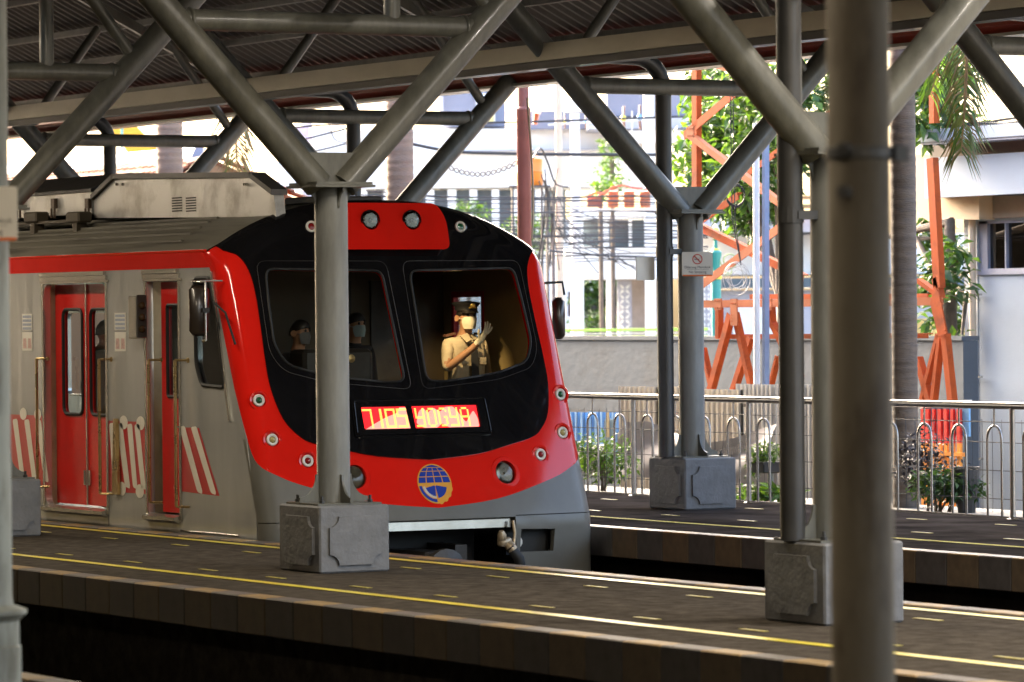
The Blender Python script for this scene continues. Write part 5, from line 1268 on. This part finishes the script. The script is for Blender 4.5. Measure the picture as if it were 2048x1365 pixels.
# ------------------------------------------------------------------ orange steel lattice
m_or = mat('orange steel paint', (0.30, 0.055, 0.012), .65, var=.2, scale=4, dirt=(.2, .04, .012), spec=.12); m_orl = mat('faded salmon steel', (0.32, 0.10, 0.045), .65, var=.15, scale=5, spec=.12)
Yo = 26.2
gt_ = thing('steel_lattice', 'orange riveted steel lattice tower with crossing braces behind the fence', 'lattice tower', (at(1460, 700, y=Yo).x, Yo, GZ))
def member(p, q, w, m, y=Yo, nm='brace', d=None):
    A, B_ = at(*p, y=y), at(*q, y=y); ax = (B_ - A); L = ax.length; ax.normalize(); n = Vector((0, 1, 0)); s = ax.cross(n).normalized(); hw = w / 2 / 165
    b = MB(); b.obox((A + B_) / 2, ax * L / 2, s * hw, n * .006); b.obox((A + B_) / 2 + s * (hw - .006) + n * (.006 + .03), ax * L / 2, s * .006, n * .0295)
    return build(nm, b, m, gt_)
member((1393, 110), (1393, 800), 17, m_or, nm='post')
member((1372, 275), (1475, 188), 16, m_or); member((1378, 272), (1600, 440), 12, m_orl, y=Yo - .05); member((1390, 455), (1480, 395), 14, m_or, y=Yo + .1)
member((1395, 455), (1610, 560), 14, m_or, y=Yo + .15); member((1398, 580), (1600, 432), 16, m_orl, y=Yo - .1); member((1380, 120), (1620, 185), 10, m_orl, y=Yo + .05)
member((1380, 612), (1890, 606), 14, m_orl, y=Yo - .14, nm='chord'); member((1504, 597), (1860, 596), 9, m_or, y=Yo - .02, nm='chord'); member((1436, 677), (1860, 675), 9, m_or, y=Yo + .2, nm='chord')
member((1438, 618), (1438, 680), 12, m_or, y=Yo + .12, nm='post'); member((1462, 632), (1420, 790), 15, m_or, y=Yo - .2); member((1470, 630), (1506, 790), 12, m_or, y=Yo - .16); member((1502, 678), (1462, 800), 13, m_or, y=Yo + .05); member((1406, 700), (1426, 790), 8, m_or, y=Yo + .1)
member((1540, 640), (1600, 760), 12, m_or, y=Yo); member((1556, 715), (1535, 800), 6, m_or, y=Yo + .1); member((1540, 618), (1542, 648), 18, m_or, y=Yo - .05, nm='post')
member((1710, 560), (1640, 700), 13, m_or, y=Yo + .1)
member((1500, 350), (1720, 190), 12, m_or, y=Yo + .3)
# gusset with rivets, lettering
c = at(1472, 628, y=Yo - .22); b = MB(); b.obox(c, (.07, 0, 0), (0, .008, 0), (0, 0, .15)); o = build('gusset_plate', b, m_orl, gt_)
b = MB()
for i in range(4): b.lathe(c + Vector((-.045 + .03 * i, -.008, .10)), (0, -1, 0), [(.008, 0), (.006, .006), (.001, .008)], 8)
for i in range(3): b.lathe(c + Vector((-.04, -.008, -.03 - .035 * i)), (0, -1, 0), [(.008, 0), (.006, .006), (.001, .008)], 8)
build('rivet', b, m_or, o)
v, f = text_mesh('A', .07); c = at(1544, 611, y=Yo - .152); b = MB(); b.add([c + Vector((1, 0, 0)) * p.x + ZV * p.y for p in v], f); build('painted_letter', b, m_dark, gt_)
for px, py in ((1385, 268), (1394, 452), (1396, 585), (1440, 612), (1540, 612)):
    b = MB(); c = at(px, py, y=Yo - .21); b.obox(c, (.075, 0, 0), (0, .007, 0), (0, 0, .065)); o = build('gusset_plate', b, m_orl, gt_)
    b = MB()
    for i in (-1, 0, 1):
        for k in (-1, 1): b.lathe(c + Vector((.05 * i, -.007, .04 * k)), (0, -1, 0), [(.009, 0), (.007, .006), (.001, .008)], 8)
    build('rivet', b, m_or, o)
# right leg of the lattice
P = [at(*p, y=Yo - .3) for p in ((1872, 575), (1882, 592), (1897, 670), (1880, 677), (1864, 610))]
b = MB(); b.prism(P, (0, .016, 0)); o = build('gusset_plate', b, m_or, gt_)
b = MB()
for k in range(5): b.lathe(at(1888 + 1.5 * k, 612 + 13 * k, y=Yo - .301), (0, -1, 0), [(.011, 0), (.008, .008), (.001, .010)], 8)
build('rivet', b, m_or, o)
for p, q, w in (((1872, 560), (1880, 600), 14), ((1890, 672), (1905, 815), 15), ((1882, 672), (1866, 815), 9), ((1878, 672), (1842, 815), 8), ((1836, 720), (1862, 815), 14), ((1838, 565), (1880, 595), 8), ((1864, 320), (1878, 580), 20), ((1866, 90), (1868, 250), 14)):
    member(p, q, w, m_or, y=Yo - .26)

# ------------------------------------------------------------------ street beyond the wall
def fbox(px0, px1, py0, py1, D, depth, mb=None, mi=0, z0=None):
    """a real box whose front face, square to the street, spans the given photo rectangle at view depth D"""
    A, B_ = at(px0, py1, D=D), at(px1, py0, D=D); mb = mb or MB(); w = (B_ - A).dot(RV); lo = A.z if z0 is None else z0
    c = A + RV * w / 2 + HV * depth / 2; c.z = (lo + B_.z) / 2
    return mb.obox(c, RV * w / 2, HV * depth / 2, ZV * (B_.z - lo) / 2, mi)
m_bw = mat('white street facade', (0.78, 0.78, 0.76), .8, var=.03, scale=.5); m_bg = mat('blue grey cladding', (0.20, 0.21, 0.27), .6, var=.06, scale=.5); m_bgl = mat('grey facade stone', (0.42, 0.42, 0.46), .7, var=.06); m_win = mat('street window glass', (0.10, 0.135, 0.16), .12, var=.25, scale=.6); m_ywl = mat('yellow blind', (.8, .62, .22), .7)
D1 = 104
wb = thing('street_building', 'long white two storey building with dark upper panels and window row across the street', 'building', (*at(1000, 690, D=D1).xy, GZ))
def P_(nm, rects, m, D, dep, par=wb, z0=None):
    b = MB()
    for r_ in rects: fbox(*r_, D, dep, b, 0, z0)
    return build(nm, b, m, par)
P_('wall', [(560, 1330, 258, 382)], m_bw, D1, 6); P_('wall', [(560, 1330, 440, 700)], m_bw, D1 + .6, 5, z0=GZ)
P_('cornice', [(880, 1330, 300, 306)], m_bgl, D1 - .35, .34)
for a, b_ in ((738, 772), (838, 856), (872, 900), (916, 944), (958, 988), (1002, 1030), (1050, 1075), (1100, 1135)): 
    o = P_('window', [(a, b_, 383, 478)], m_win, D1 + .45, .12)
P_('pilaster', [(700, 738, 382, 480), (772, 838, 382, 480), (856, 872, 382, 480), (900, 916, 382, 480), (944, 958, 382, 480), (988, 1002, 382, 480), (1030, 1050, 382, 480), (1075, 1100, 382, 480)], m_bw, D1 + .1, .5)
P_('cladding_panel', [(884, 1014, 150, 257)], m_bg, D1 + 1, 3); o = P_('lit_opening', [(956, 994, 190, 250)], m_bw, D1 + .9, .09); P_('blind', [(958, 992, 226, 250)], m_ywl, D1 + .8, .08, par=o)
P_('pilaster', [(884, 890, 150, 257)], m_bgl, D1 + .8, .15)
P_('cladding_panel', [(1044, 1200, 224, 262)], m_bg, D1 - .5, 2); P_('cladding_panel', [(1218, 1400, 183, 236)], m_bg, D1 - 2, 3); P_('floor_band', [(1180, 1400, 237, 262)], m_bgl, D1 - 2.2, 3); P_('floor_band', [(1260, 1400, 263, 290)], mat('pale canopy edge', (.5, .46, .42), .7), D1 - 2.5, 3)
# lower right shop wing
D2 = 92
sw = thing('shop_building', 'white shop building with square columns and carved grey pillars behind the striped barrier', 'building', (*at(1240, 690, D=D2).xy, GZ))
P_('wall', [(1135, 1330, 498, 562)], m_bw, D2, 3, sw); P_('wall', [(1330, 1400, 440, 560)], m_bw, D2 + .2, 3, sw)
P_('floor_band', [(1160, 1330, 424, 442)], m_bw, D2 - .2, 2, sw)
for a, b_ in ((1168, 1210), (1222, 1262), (1268, 1298)): P_('window', [(a, b_, 443, 497)], m_win, D2 + .3, .1, sw)
P_('square_column', [(1147, 1170, 430, 690)], m_bw, D2 - .4, .5, sw, GZ); P_('square_column', [(1218, 1232, 560, 690)], m_bw, D2 - .2, .5, sw, GZ); P_('square_column', [(1296, 1312, 180, 690)], m_bw, D2 - .6, .5, sw, GZ); P_('square_column', [(1211, 1221, 443, 498), (1262, 1267, 443, 498)], m_bw, D2 - .1, .4, sw)
P_('recess_wall', [(1240, 1330, 562, 700)], mat('brown grey recess', (.30, .26, .24), .8), D2 + 3, .2, sw, GZ)
m_mot = mat('grey carved pillar', (.36, .36, .40), .7)
for a, b_, y0, y1 in ((1240, 1267, 565, 690), (1406, 1428, 560, 690), (1236, 1264, 305, 375)):
    o = P_('carved_pillar', [(a, b_, y0, y1)], m_mot, D2 + .5, .6, sw, GZ if y1 > 600 else None); b = MB(); cx_ = (a + b_) / 2; w = (b_ - a) / 2
    z = y0 + 8
    while z < y1 - 10:
        for sx, sy, l in ((-1, 1, 9), (1, 1, 9), (-1, -1, 9), (1, -1, 9)):
            q = [at(cx_ + sx * 1, z + 9 + sy * 1.5, D=D2 + .46), at(cx_ + sx * w * .45, z + 9 + sy * 1, D=D2 + .46), at(cx_ + sx * w * .8, z + 9 + sy * 10, D=D2 + .46), at(cx_ + sx * w * .2, z + 9 + sy * 6, D=D2 + .46)]
            b.prism(q, HV * .03)
        z += 20
    build('leaf_relief', b, m_wht, o)
# tiled roof and hedge seen through the shop opening
b = MB(); fbox(1150, 1245, 628, 700, 101, 2, b); rb = build('low_house', b, m_bgl, None, loc=at(1200, 700, D=101)); tag(rb, 'low house with dark tiled roof seen between the white shop columns', 'house')
m_dt = mat('dark purple roof tile', (.075, .065, .085), .6, var=.2)
b = MB()
for k in range(7): fbox(1140, 1250, 586 + k * 7, 594 + k * 7, 100.8 - k * .12, .3, b)
build('tile_course', b, m_dt, rb)
tr3 = thing('leafy_tree', 'dark drooping tree seen above the dark tiled roof between white columns', 'tree', at(1200, 690, D=99.5))
bl = [(tuple(at(px, py, D=99.5)), (.5, .5, .35)) for px, py in ((1195, 575), (1210, 595), (1220, 570), (1185, 600), (1240, 585))]
build('crown', leafcloud(bl, 700, .22, 31, mats=2), [m_leafd, m_leaf], tr3); q = at(1215, 690, D=99.8); b = MB(); b.tube([(q.x, q.y, GZ), (q.x, q.y, at(1215, 590, D=99.5).z)], .08, 8); build('trunk', b, m_bark, tr3)
hd = thing('hedge', 'green hedge between the white shop columns above the striped barrier', 'hedge', at(1200, 670, D=97))
bl = [(tuple(at(px, py, D=97)), (.5, .5, .33)) for px, py in ((1180, 655), (1200, 650), (1220, 652), (1240, 656))]
build('foliage', leafcloud(bl, 800, .16, 32, mats=2), [m_leaf, m_leafd], hd)
for lb, pts, sd_, D, nn in (('yellow green tree in front of the window row, left part', ((940, 420), (925, 435), (960, 430)), 33, 98, 320), ('bright green tree beside the rust red pole behind the wires', ((1030, 455), (1075, 480), (1050, 460), (1085, 450), (1075, 500)), 34, 97, 500),
                        ('climbing green plant on the white building left of the column', ((1228, 310), (1222, 340), (1232, 365), (1215, 385), (1225, 290)), 35, 90, 420), ('small green tree at the transformer rack', ((1205, 385), (1215, 372)), 36, 88, 160)):
    c = at(*pts[0], D=D); t = thing('leafy_tree', lb, 'tree', (c.x, c.y, GZ)); bl = [(tuple(at(px, py, D=D)), (.26, .3, .25)) for px, py in pts]
    build('crown', leafcloud(bl, nn, .15, sd_, mats=2), [m_leafl, m_leaf], t); b = MB(); b.tube([(c.x, c.y, GZ), (c.x, c.y, c.z)], .05, 7); build('trunk', b, m_bark, t)
# lime and white kerb barrier
t = thing('kerb_barrier', 'lime green and white striped road barrier above the cement wall', 'barrier', at(1230, 690, D=80)); m_lime = mat('lime paint', (.42, .70, .10), .5, var=.05)
P_('barrier_stripe', [(1120, 1420, 659, 667)], m_lime, 80, .4, t); P_('barrier_stripe', [(1120, 1420, 667.4, 673)], m_wht, 80.05, .4, t); P_('barrier_stripe', [(1120, 1420, 673.4, 679)], m_lime, 80.1, .4, t); P_('barrier_foot', [(1120, 1420, 679.4, 700)], m_bgl, 80.2, .4, t, GZ)
# building behind the lattice: grey canopy, dark band
t = thing('grey_building', 'grey building with dark window band behind the teal lamp post', 'building', (*at(1480, 690, D=96).xy, GZ))
P_('wall', [(1400, 1950, 580, 700)], m_bgl, 96, 4, t, GZ); P_('window_band', [(1400, 1950, 556, 580)], m_win, 95.6, 4, t); P_('wall', [(1310, 1950, 470, 555)], m_bw, 96.5, 4, t); P_('balcony_slab', [(1330, 1700, 438, 470)], m_bgl, 95, 4, t); P_('opening', [(1470, 1560, 615, 690)], m_bw, 95.8, .15, t); P_('yellow_wall', [(1830, 1950, 640, 690)], mat('ochre house wall', (.6, .40, .13), .8), 95, 4, t, GZ)
P_('wooden_rack', [(1560, 1640, 395, 402), (1560, 1640, 412, 420), (1560, 1640, 428, 435)], mat('rack wood', (.3, .17, .08), .8), 94, .4, t)

# orange tank on a stand
c = at(1063, 375, D=76); t = thing('water_tank', 'orange water tank on a stand behind the rust red pole', 'water tank', (c.x, c.y, GZ))
z1_, z0_ = at(1063, 316, D=76).z, c.z
b = MB(); b.lathe((c.x, c.y, z0_), (0, 0, 1), [(.22, 0), (.235, .02), (.235, (z1_ - z0_) * .45), (.245, (z1_ - z0_) * .47), (.235, (z1_ - z0_) * .5), (.235, (z1_ - z0_) * .9), (.15, z1_ - z0_), (.05, z1_ - z0_ + .04)], 20); build('tank', b, mat('orange plastic tank', (.80, .22, .02), .35, var=.04), t, smooth=40)
b = MB(); b.obox((c.x, c.y, z0_ - .02), RV * .36, HV * .3, ZV * .018)
for s in (-1, 1):
    for q in (-1, 1): p = c + RV * .3 * s + HV * .25 * q; b.box(p.x - .02, p.x + .02, p.y - .02, p.y + .02, GZ, z0_ - .04)
build('stand', b, m_gry, t)

# poles
def pole(name, label, cat, px, py_top, D, r, m, r2=None, sections=(), loc_y=None):
    c = at(px, 690, D=D) if loc_y is None else at(px, 690, y=loc_y); zt = at(px, py_top, D=D).z if loc_y is None else at(px, py_top, y=loc_y).z
    b = MB(); b.lathe((c.x, c.y, 0), (0, 0, 1), [(r, GZ)] + list(sections) + [(r2 or r, zt)], 16); o = build(name, b, m, None, smooth=40, loc=(c.x, c.y, GZ)); tag(o, label, cat); return o, c, zt
m_rust = mat('rust red pole paint', (0.24, 0.075, 0.055), .5, var=.15, scale=3); m_pole = mat('tan concrete pole', (.62, .52, .40), .8, var=.1); m_polw = mat('white concrete pole', (.68, .68, .68), .7, var=.06)
cR = at(1054, 225, y=24.8)
pole('rust_red_pole', 'rust red steel pole with stepped top right of the train roof', 'pole', 1055, 90, 0, .082, m_rust, .066, [(.082, cR.z), (.088, cR.z + .01), (.086, cR.z + .03), (.066, cR.z + .05)], loc_y=24.8)
pole('utility_pole', 'tan concrete utility pole above the knee of the middle column', 'utility pole', 711, 205, 70, .075, m_pole, .06)
pole('utility_pole', 'tan utility pole among tangled wires, right of the orange tank', 'utility pole', 1125, 140, 78, .085, m_pole, .06)
pole('utility_pole', 'thick white utility pole carrying the transformer rack', 'utility pole', 1158, 150, 86, .11, m_polw, .09)
pole('utility_pole', 'slender dark pole with orange tip left of the tangled wires', 'utility pole', 1090, 380, 74, .022, m_gry, .02)
pole('utility_pole', 'dark service pole with white collar among the wires', 'utility pole', 1112, 400, 75, .035, mat('dark pole', (.16, .13, .12), .6), .03)
c = at(1518, 700, y=25.75)
t = thing('service_mast', 'white mast paired with a blue grey channel crossing the lattice', 'mast', (c.x, 25.75, GZ))
zt = at(1515, 250, y=25.75).z
b = MB(); b.tube([(c.x - .03, 25.75, GZ), (c.x + .02, 25.75, zt)], .036, 12); build('white_tube', b, m_polw, t, smooth=60)
b = MB(); b.obox((c.x + .075, 25.82, zt / 2), (.028, 0, 0), (0, .03, 0), (.03, 0, zt / 2)); build('channel', b, mat('blue grey channel', (.20, .25, .36), .5), t)
b = MB(); q = at(1477, 560, y=25.5)
for k in range(7):
    rr = random.Random(k); r = .075 + .012 * k; b.tube([q + RV * (r * math.cos(a) + 0.035 * math.sin(k * 2.1)) + ZV * (r * 1.25 * math.sin(a) - .05 * math.cos(k * 1.3)) + HV * (.02 * math.sin(a * 2 + k)) for a in [j * PI / 12 for j in range(25)]], .0035, 5)
tag(build('cable_coil', b, mat('white cable', (.42, .40, .38), .5), None, loc=q), 'coil of white cable hanging beside the white mast', 'cable coil')
b = MB(); q2 = at(1470, 440, y=25.5)
for k in (-.02, .01): b.tube([q2 + RV * k + ZV * 1.6, q2 + RV * (k + .01), q + ZV * .14 + RV * .05], .007, 6)
for k in range(6):
    rr = random.Random(40 + k); r = .10; b.tube([q2 + ZV * .25 + RV * (.03 + r * math.cos(a)) + ZV * (r * 1.2 * math.sin(a) + rr.uniform(-.02, .02)) for a in [j * PI / 8 for j in range(17)]], .006, 5)
tag(build('cable_coil', b, m_dark, None, loc=q2), 'tangle of black cables hanging in front of the tree beside the mast', 'cable coil')
# teal ornamental lamp post
c = at(1437, 690, D=62); t = thing('street_lamp', 'ornate teal and yellow street lamp with scrolls behind the no smoking sign', 'street lamp', (c.x, c.y, GZ)); m_teal = mat('teal paint', (.035, .27, .225), .4, var=.05); m_yl = mat('yellow lamp paint', (.75, .62, .08), .4)
zz = lambda py: at(1437, py, D=62).z
b = MB(); b.lathe((c.x, c.y, 0), (0, 0, 1), [(.075, GZ), (.072, zz(565)), (.05, zz(550)), (.058, zz(530)), (.085, zz(512)), (.085, zz(508)), (.03, zz(500)), (.024, zz(485)), (.05, zz(482))], 18); build('post', b, m_teal, t, smooth=30)
b = MB(); b.lathe((c.x, c.y, 0), (0, 0, 1), [(.09, zz(562)), (.092, zz(556)), (.07, zz(554))], 18); b.lathe((c.x, c.y, 0), (0, 0, 1), [(.05, zz(508)), (.06, zz(503)), (.04, zz(500))], 18); b.lathe((c.x, c.y, 0), (0, 0, 1), [(.03, zz(482)), (.055, zz(478)), (.05, zz(462)), (.02, zz(458))], 18); o = build('yellow_ring', b, m_yl, t, smooth=30)
b = MB(); b.lathe((c.x, c.y, 0), (0, 0, 1), [(.03, zz(460)), (.035, zz(456)), (.001, zz(450))], 14); build('finial', b, m_wht, t, smooth=50)
for s in (-1, 1):
    b = MB(); 
    for r0, cx_, cy_, n_ in ((.13, .19, 525, 1.6), (.07, .17, 545, 1.4)):
        b.tube([Vector((c.x, c.y, zz(cy_))) + RV * s * (cx_ + r0 * (1 - .6 * a / (2 * PI * n_)) * math.cos(a + PI)) + ZV * r0 * (1 - .6 * a / (2 * PI * n_)) * math.sin(a + PI) for a in [k * .35 for k in range(int(2 * PI * n_ / .35))]], .012, 6)
    build('scroll', b, m_teal if s < 0 else mat('olive scroll', (.35, .42, .18), .5), t, smooth=60)
# transformer rack with insulators
t = thing('transformer_rack', 'rack of ribbed red brown transformers tied with red cable', 'transformer', at(1260, 418, D=84)); m_tr = mat('red brown transformer', (.42, .13, .055), .45, var=.15)
P_('rack_beam', [(1165, 1330, 420, 427)], m_bw, 84, .3, t)
for px in (1230, 1262, 1294):
    c = at(px, 419, D=84); h = at(px, 384, D=84).z - c.z; b = MB(); pr = []
    for k in range(7): pr += [(.105, h * k / 7), (.12, h * (k + .15) / 7), (.12, h * (k + .5) / 7), (.105, h * (k + .6) / 7)]
    b.lathe(c, (0, 0, 1), pr + [(.04, h)], 16); build('winding', b, m_tr, t, smooth=30)
c = at(1192, 419, D=84.3); b = MB(); b.obox(c + ZV * .12, RV * .14, HV * .1, ZV * .11); build('tank', b, mat('brown tank', (.16, .06, .04), .5), t)
b = MB(); b.tube([at(px, py, D=83.7) for px, py in ((1175, 398), (1195, 388), (1212, 392), (1228, 378), (1250, 374), (1275, 380), (1310, 384))], .02, 6); b.tube([at(px, py, D=83.6) for px, py in ((1178, 402), (1200, 396), (1215, 385), (1240, 382))], .016, 6); build('red_cable', b, mat('red cable', (.6, .10, .06), .5), t, smooth=60)
for lb, px, py, mcol in (('yellow', 1251, 240, m_yl), ('blue', 1283, 238, m_bb), ('yellow', 1133, 246, m_yl), ('blue', 1175, 246, m_bb)):
    big = px > 1200; k = 1 if big else .6; c = at(px, py, D=80); t = thing('line_insulator', ('large ' if big else 'small ') + lb + ' capped line insulator ' + ('above the transformer rack by the column' if big else 'on the cross arm of the white pole'), 'insulator', c)
    b = MB(); b.lathe(c, (0, 0, 1), [(.03 * k, -.05 * k), (.055 * k, -.04 * k), (.05 * k, .03 * k), (.02 * k, .06 * k)], 14); build('cap', b, mcol, t, smooth=50)
    b = MB(); pr = []
    for i in range(6): pr += [(.016 * k, .065 * k + .03 * i * k), (.030 * k, .075 * k + .03 * i * k)]
    b.lathe(c, (.1, 0, 1), pr, 12); pr = []
    for i in range(6): pr += [(.016 * k, .065 * k + .03 * i * k), (.034 * k, .075 * k + .03 * i * k)]
    b.lathe(c, (.15, 0, -1), pr, 12); build('ribbed_body', b, mat('brown porcelain', (.30, .16, .11), .35), t)
b = MB(); b.tube([at(1100, 253, D=80.3), at(1330, 240, D=80.3)], .02, 6); b.tube([at(1268, 360, D=80.3), at(1268, 225, D=80.3)], .015, 6); tag(build('cross_arm', b, m_polw, None, loc=at(1200, 248, D=80.3)), 'pale cross arm carrying the coloured insulators', 'cross arm')
c = at(1080, 240, D=78); b = MB(); pr = []
for i in range(8): pr += [(.03, .03 * i), (.05 + .01 * i * .4, .03 * i + .012)]
b.lathe(at(1074, 252, D=78), (.3, 0, 1), pr, 12); tag(build('line_insulator', b, mat('orange porcelain', (.6, .2, .08), .4), None, loc=at(1074, 252, D=78)), 'orange ribbed insulator right of the rust red pole top', 'insulator')
b = MB(); b.lathe(at(1158, 228, D=82), (0, 0, 1), [(.26, 0), (.24, .02), (.1, .05), (.02, .07)], 18); tag(build('lamp_shade', b, m_bgl, None, smooth=50, loc=at(1158, 228, D=82)), 'shallow grey lamp dish on the white utility pole', 'lamp')

# overhead wires
m_cab = mat('black overhead cable', (.03, .03, .035), .5)
def wire(pts, r, D, label='thin black overhead cable among the tangle across the street', group='overhead cables across the street', m=m_cab):
    P = [at(px, py, D=D + .3 * i) for i, (px, py) in enumerate(pts)]; Q = []
    for i in range(len(P) - 1):
        for k in range(8):
            t_ = k / 8; p0, p1, p2, p3 = P[max(i - 1, 0)], P[i], P[i + 1], P[min(i + 2, len(P) - 1)]
            Q.append(.5 * ((2 * p1) + (p2 - p0) * t_ + (2 * p0 - 5 * p1 + 4 * p2 - p3) * t_ ** 2 + (3 * p1 - p0 - 3 * p2 + p3) * t_ ** 3))
    Q.append(P[-1]); b = MB(); b.tube(Q, r, 5); o = build('overhead_cable', b, m, None, smooth=80, loc=P[0]); tag(o, label, 'cable', group); return o
wire([(520, 270), (640, 254), (830, 250), (1060, 247), (1330, 238), (1420, 236)], .016, 66, 'black cable running level across the view at insulator height', None)
wire([(800, 285), (900, 305), (1000, 310), (1110, 312), (1320, 313)], .026, 66, 'thick twisted black cable below the insulators', None)
wire([(560, 292), (620, 280), (705, 258)], .014, 66, 'black cable rising to the tan pole from the left', None)
wire([(590, 315), (650, 302), (690, 292), (705, 288)], .014, 66, 'sagging black cable reaching the tan pole clamp', None)
wire([(660, 245), (672, 280), (690, 288), (702, 285)], .008, 65, 'thin looping wire left of the tan pole', None)
random.seed(5)
for k in range(26):
    y0 = 392 + k * 5.2 + random.uniform(-3, 3); s = random.uniform(-14, 16)
    wire([(700 + random.uniform(-60, 60), y0 - s), (880, y0 + 3), (1000, y0 + random.uniform(0, 6)), (1115, y0 + 4 + random.uniform(-4, 4)), (1250, y0 + s * .4), (1420, y0 + s)], random.choice((.007, .009, .012)), 68 + k * .4)
for k in range(12):
    a = (1115 + random.uniform(-14, 14), 395 + random.uniform(0, 90))
    wire([a, (a[0] + random.uniform(20, 60), a[1] + random.uniform(20, 60)), (1180 + random.uniform(0, 120), a[1] + random.uniform(30, 110))], .008, 72, 'slack black drop wire at the tangled pole', 'slack drop wires at the tangled pole')
for k in range(8):
    x = 1100 + random.uniform(-25, 25); wire([(x, 340 + random.uniform(0, 40)), (x + random.uniform(-15, 15), 420), (x + random.uniform(-20, 20), 520 + random.uniform(0, 40))], .010, 72, 'slack black drop wire at the tangled pole', 'slack drop wires at the tangled pole')
wire([(1100, 505), (1180, 512), (1260, 517), (1330, 518)], .016, 70, 'lowest blue grey cable across the white shop wall', None)
# bracelet-like twisted cable chain
b = MB()
for ph in (0, PI): 
    P = [at(px, py + 5 * math.sin(i * 1.25 + ph), D=60) for i, (px, py) in enumerate([(880 + 4.2 * j, 328 + 24 * math.sin(PI * min(j / 38, 1)) ** 1.0 - (0)) for j in range(39)])]; b.tube(P, .011, 5)
tag(build('twisted_cable', b, mat('grey brown cable', (.24, .20, .16), .6), None, smooth=80, loc=at(880, 328, D=60)), 'loosely twisted grey cable sagging left of the rust red pole', 'cable')
wire([(1058, 200), (1066, 300), (1070, 400), (1068, 480)], .010, 42, 'pale cable hanging down along the rust red pole', None, m_pole)
wire([(1070, 320), (1085, 300), (1100, 330), (1115, 370), (1140, 378)], .014, 64, 'curling black cable beside the orange tank', None)

# ------------------------------------------------------------------ houses on the left
m_tile = mat('orange clay tile', (.19, .055, .02), .8, var=.2, scale=3); m_crm = mat('cream gable wall', (.27, .145, .07), .8, var=.05, scale=1)
Yg2 = 27.6; ga = at(428, 326, y=Yg2)
th = thing('tiled_house', 'cream gabled house with orange clay tile roof behind the train', 'house', (ga.x, Yg2, GZ))
sl = .43; xg = ga.x; zt = ga.z
b = MB(); b.prism([(xg, Yg2 - 2.6, GZ), (xg, Yg2 + 4, GZ), (xg, Yg2 + 4, zt - 4 * sl), (xg, Yg2, zt), (xg, Yg2 - 2.6, zt - 2.6 * sl)], (-16, 0, 0)); build('wall', b, m_crm, th)
b = MB(); n_ = Vector((0, -sl, 1)).normalized(); v = []
tile = MB()
for k in range(5):
    a = PI * k / 4; tile.v += [Vector((-.11 * math.cos(a), 0, .05 * math.sin(a))), Vector((-.11 * math.cos(a), -.32, .05 * math.sin(a) - .32 * sl + .045))]
tile.f = [(2 * k, 2 * k + 2, 2 * k + 3, 2 * k + 1) for k in range(4)] + [(1, 3, 5, 7, 9)]; tile.mi = [0] * 5
tile.v = [p + Vector((xg, Yg2, zt)) for p in tile.v]
t0 = build('roof_tile', tile, m_tile, th, loc=(xg, Yg2, zt)); cnt = 0
for r_ in range(5):
    for k in range(50):
        o = t0 if cnt == 0 else twin(t0, th, (0, 0, 0)); cnt += 1
        o.location = Vector((-.05 - .225 * k + random.uniform(-.01, .01), -.10 - .25 * r_, .07 - (.10 + .25 * r_) * sl + random.uniform(-.008, .008))) + (Vector((xg, Yg2, zt)) - wloc(th))
for k in range(16):      # verge tiles down the far slope of the gable
    o = twin(t0, th, (0, 0, 0)); o.rotation_euler = (0, 0, PI); o.location = Vector((-.02, .0 + .25 * k, .08 - (.25 * k) * sl)) + (Vector((xg, Yg2, zt)) - wloc(th))
b = MB(); b.prism([(xg - .5, Yg2 - .12, zt + .05), (xg - .5, Yg2 + .1, zt + .05), (xg - .5, Yg2 + .1, zt + .24), (xg - .5, Yg2 - .03, zt + .24)], (-16, 0, 0)); build('ridge_flashing', b, mat('pale blue flashing', (.20, .26, .36), .5, var=.1, scale=2), th)
b = MB(); b.prism([(xg - 16, Yg2 - 2.4, zt - 2.4 * sl - .02), (xg - 16, Yg2, zt - .02), (xg - 16, Yg2 + 4, zt - 4 * sl - .02), (xg - 16, Yg2 + 4, zt - 4 * sl + .04), (xg - 16, Yg2, zt + .04), (xg - 16, Yg2 - 2.4, zt - 2.4 * sl + .04)], (16.02, 0, 0)); build('roof_deck', b, m_tile, th)
# yellow gable farther behind and the billboard
q = [at(*p, D=88) for p in ((205, 233), (255, 232), (330, 312), (262, 312))]; b = MB(); b.prism(q, HV * 3)
yg = build('yellow_canopy', b, mat('yellow canopy sheet', (.78, .42, .03), .5, var=.04), None, loc=q[0]); tag(yg, 'sloping yellow canopy roof edge above the tiled house', 'canopy')
q = at(248, 290, D=86); b = MB(); b.tube([(q.x, q.y, GZ), (q.x, q.y, at(248, 258, D=86).z)], .03, 8); b.lathe((q.x, q.y, at(248, 262, D=86).z), (0, 0, 1), [(.03, 0), (.06, .05), (.03, .1)], 10); tag(build('antenna_post', b, mat('teal antenna', (.2, .5, .45), .5), None, loc=(q.x, q.y, GZ)), 'small teal topped post before the yellow canopy', 'post')
t = thing('billboard', 'grey billboard with pink and blue panel above the train beside the column', 'billboard', at(605, 320, D=90)); P_('post', [(608, 627, 210, 320)], m_bgl, 90, .3, t, GZ); P_('panel', [(570, 622, 255, 300)], mat('pink blue print', (.55, .46, .60), .5, var=.3, scale=.8), 89.6, .2, t); P_('panel', [(600, 626, 300, 312)], m_tr, 89.5, .2, t)
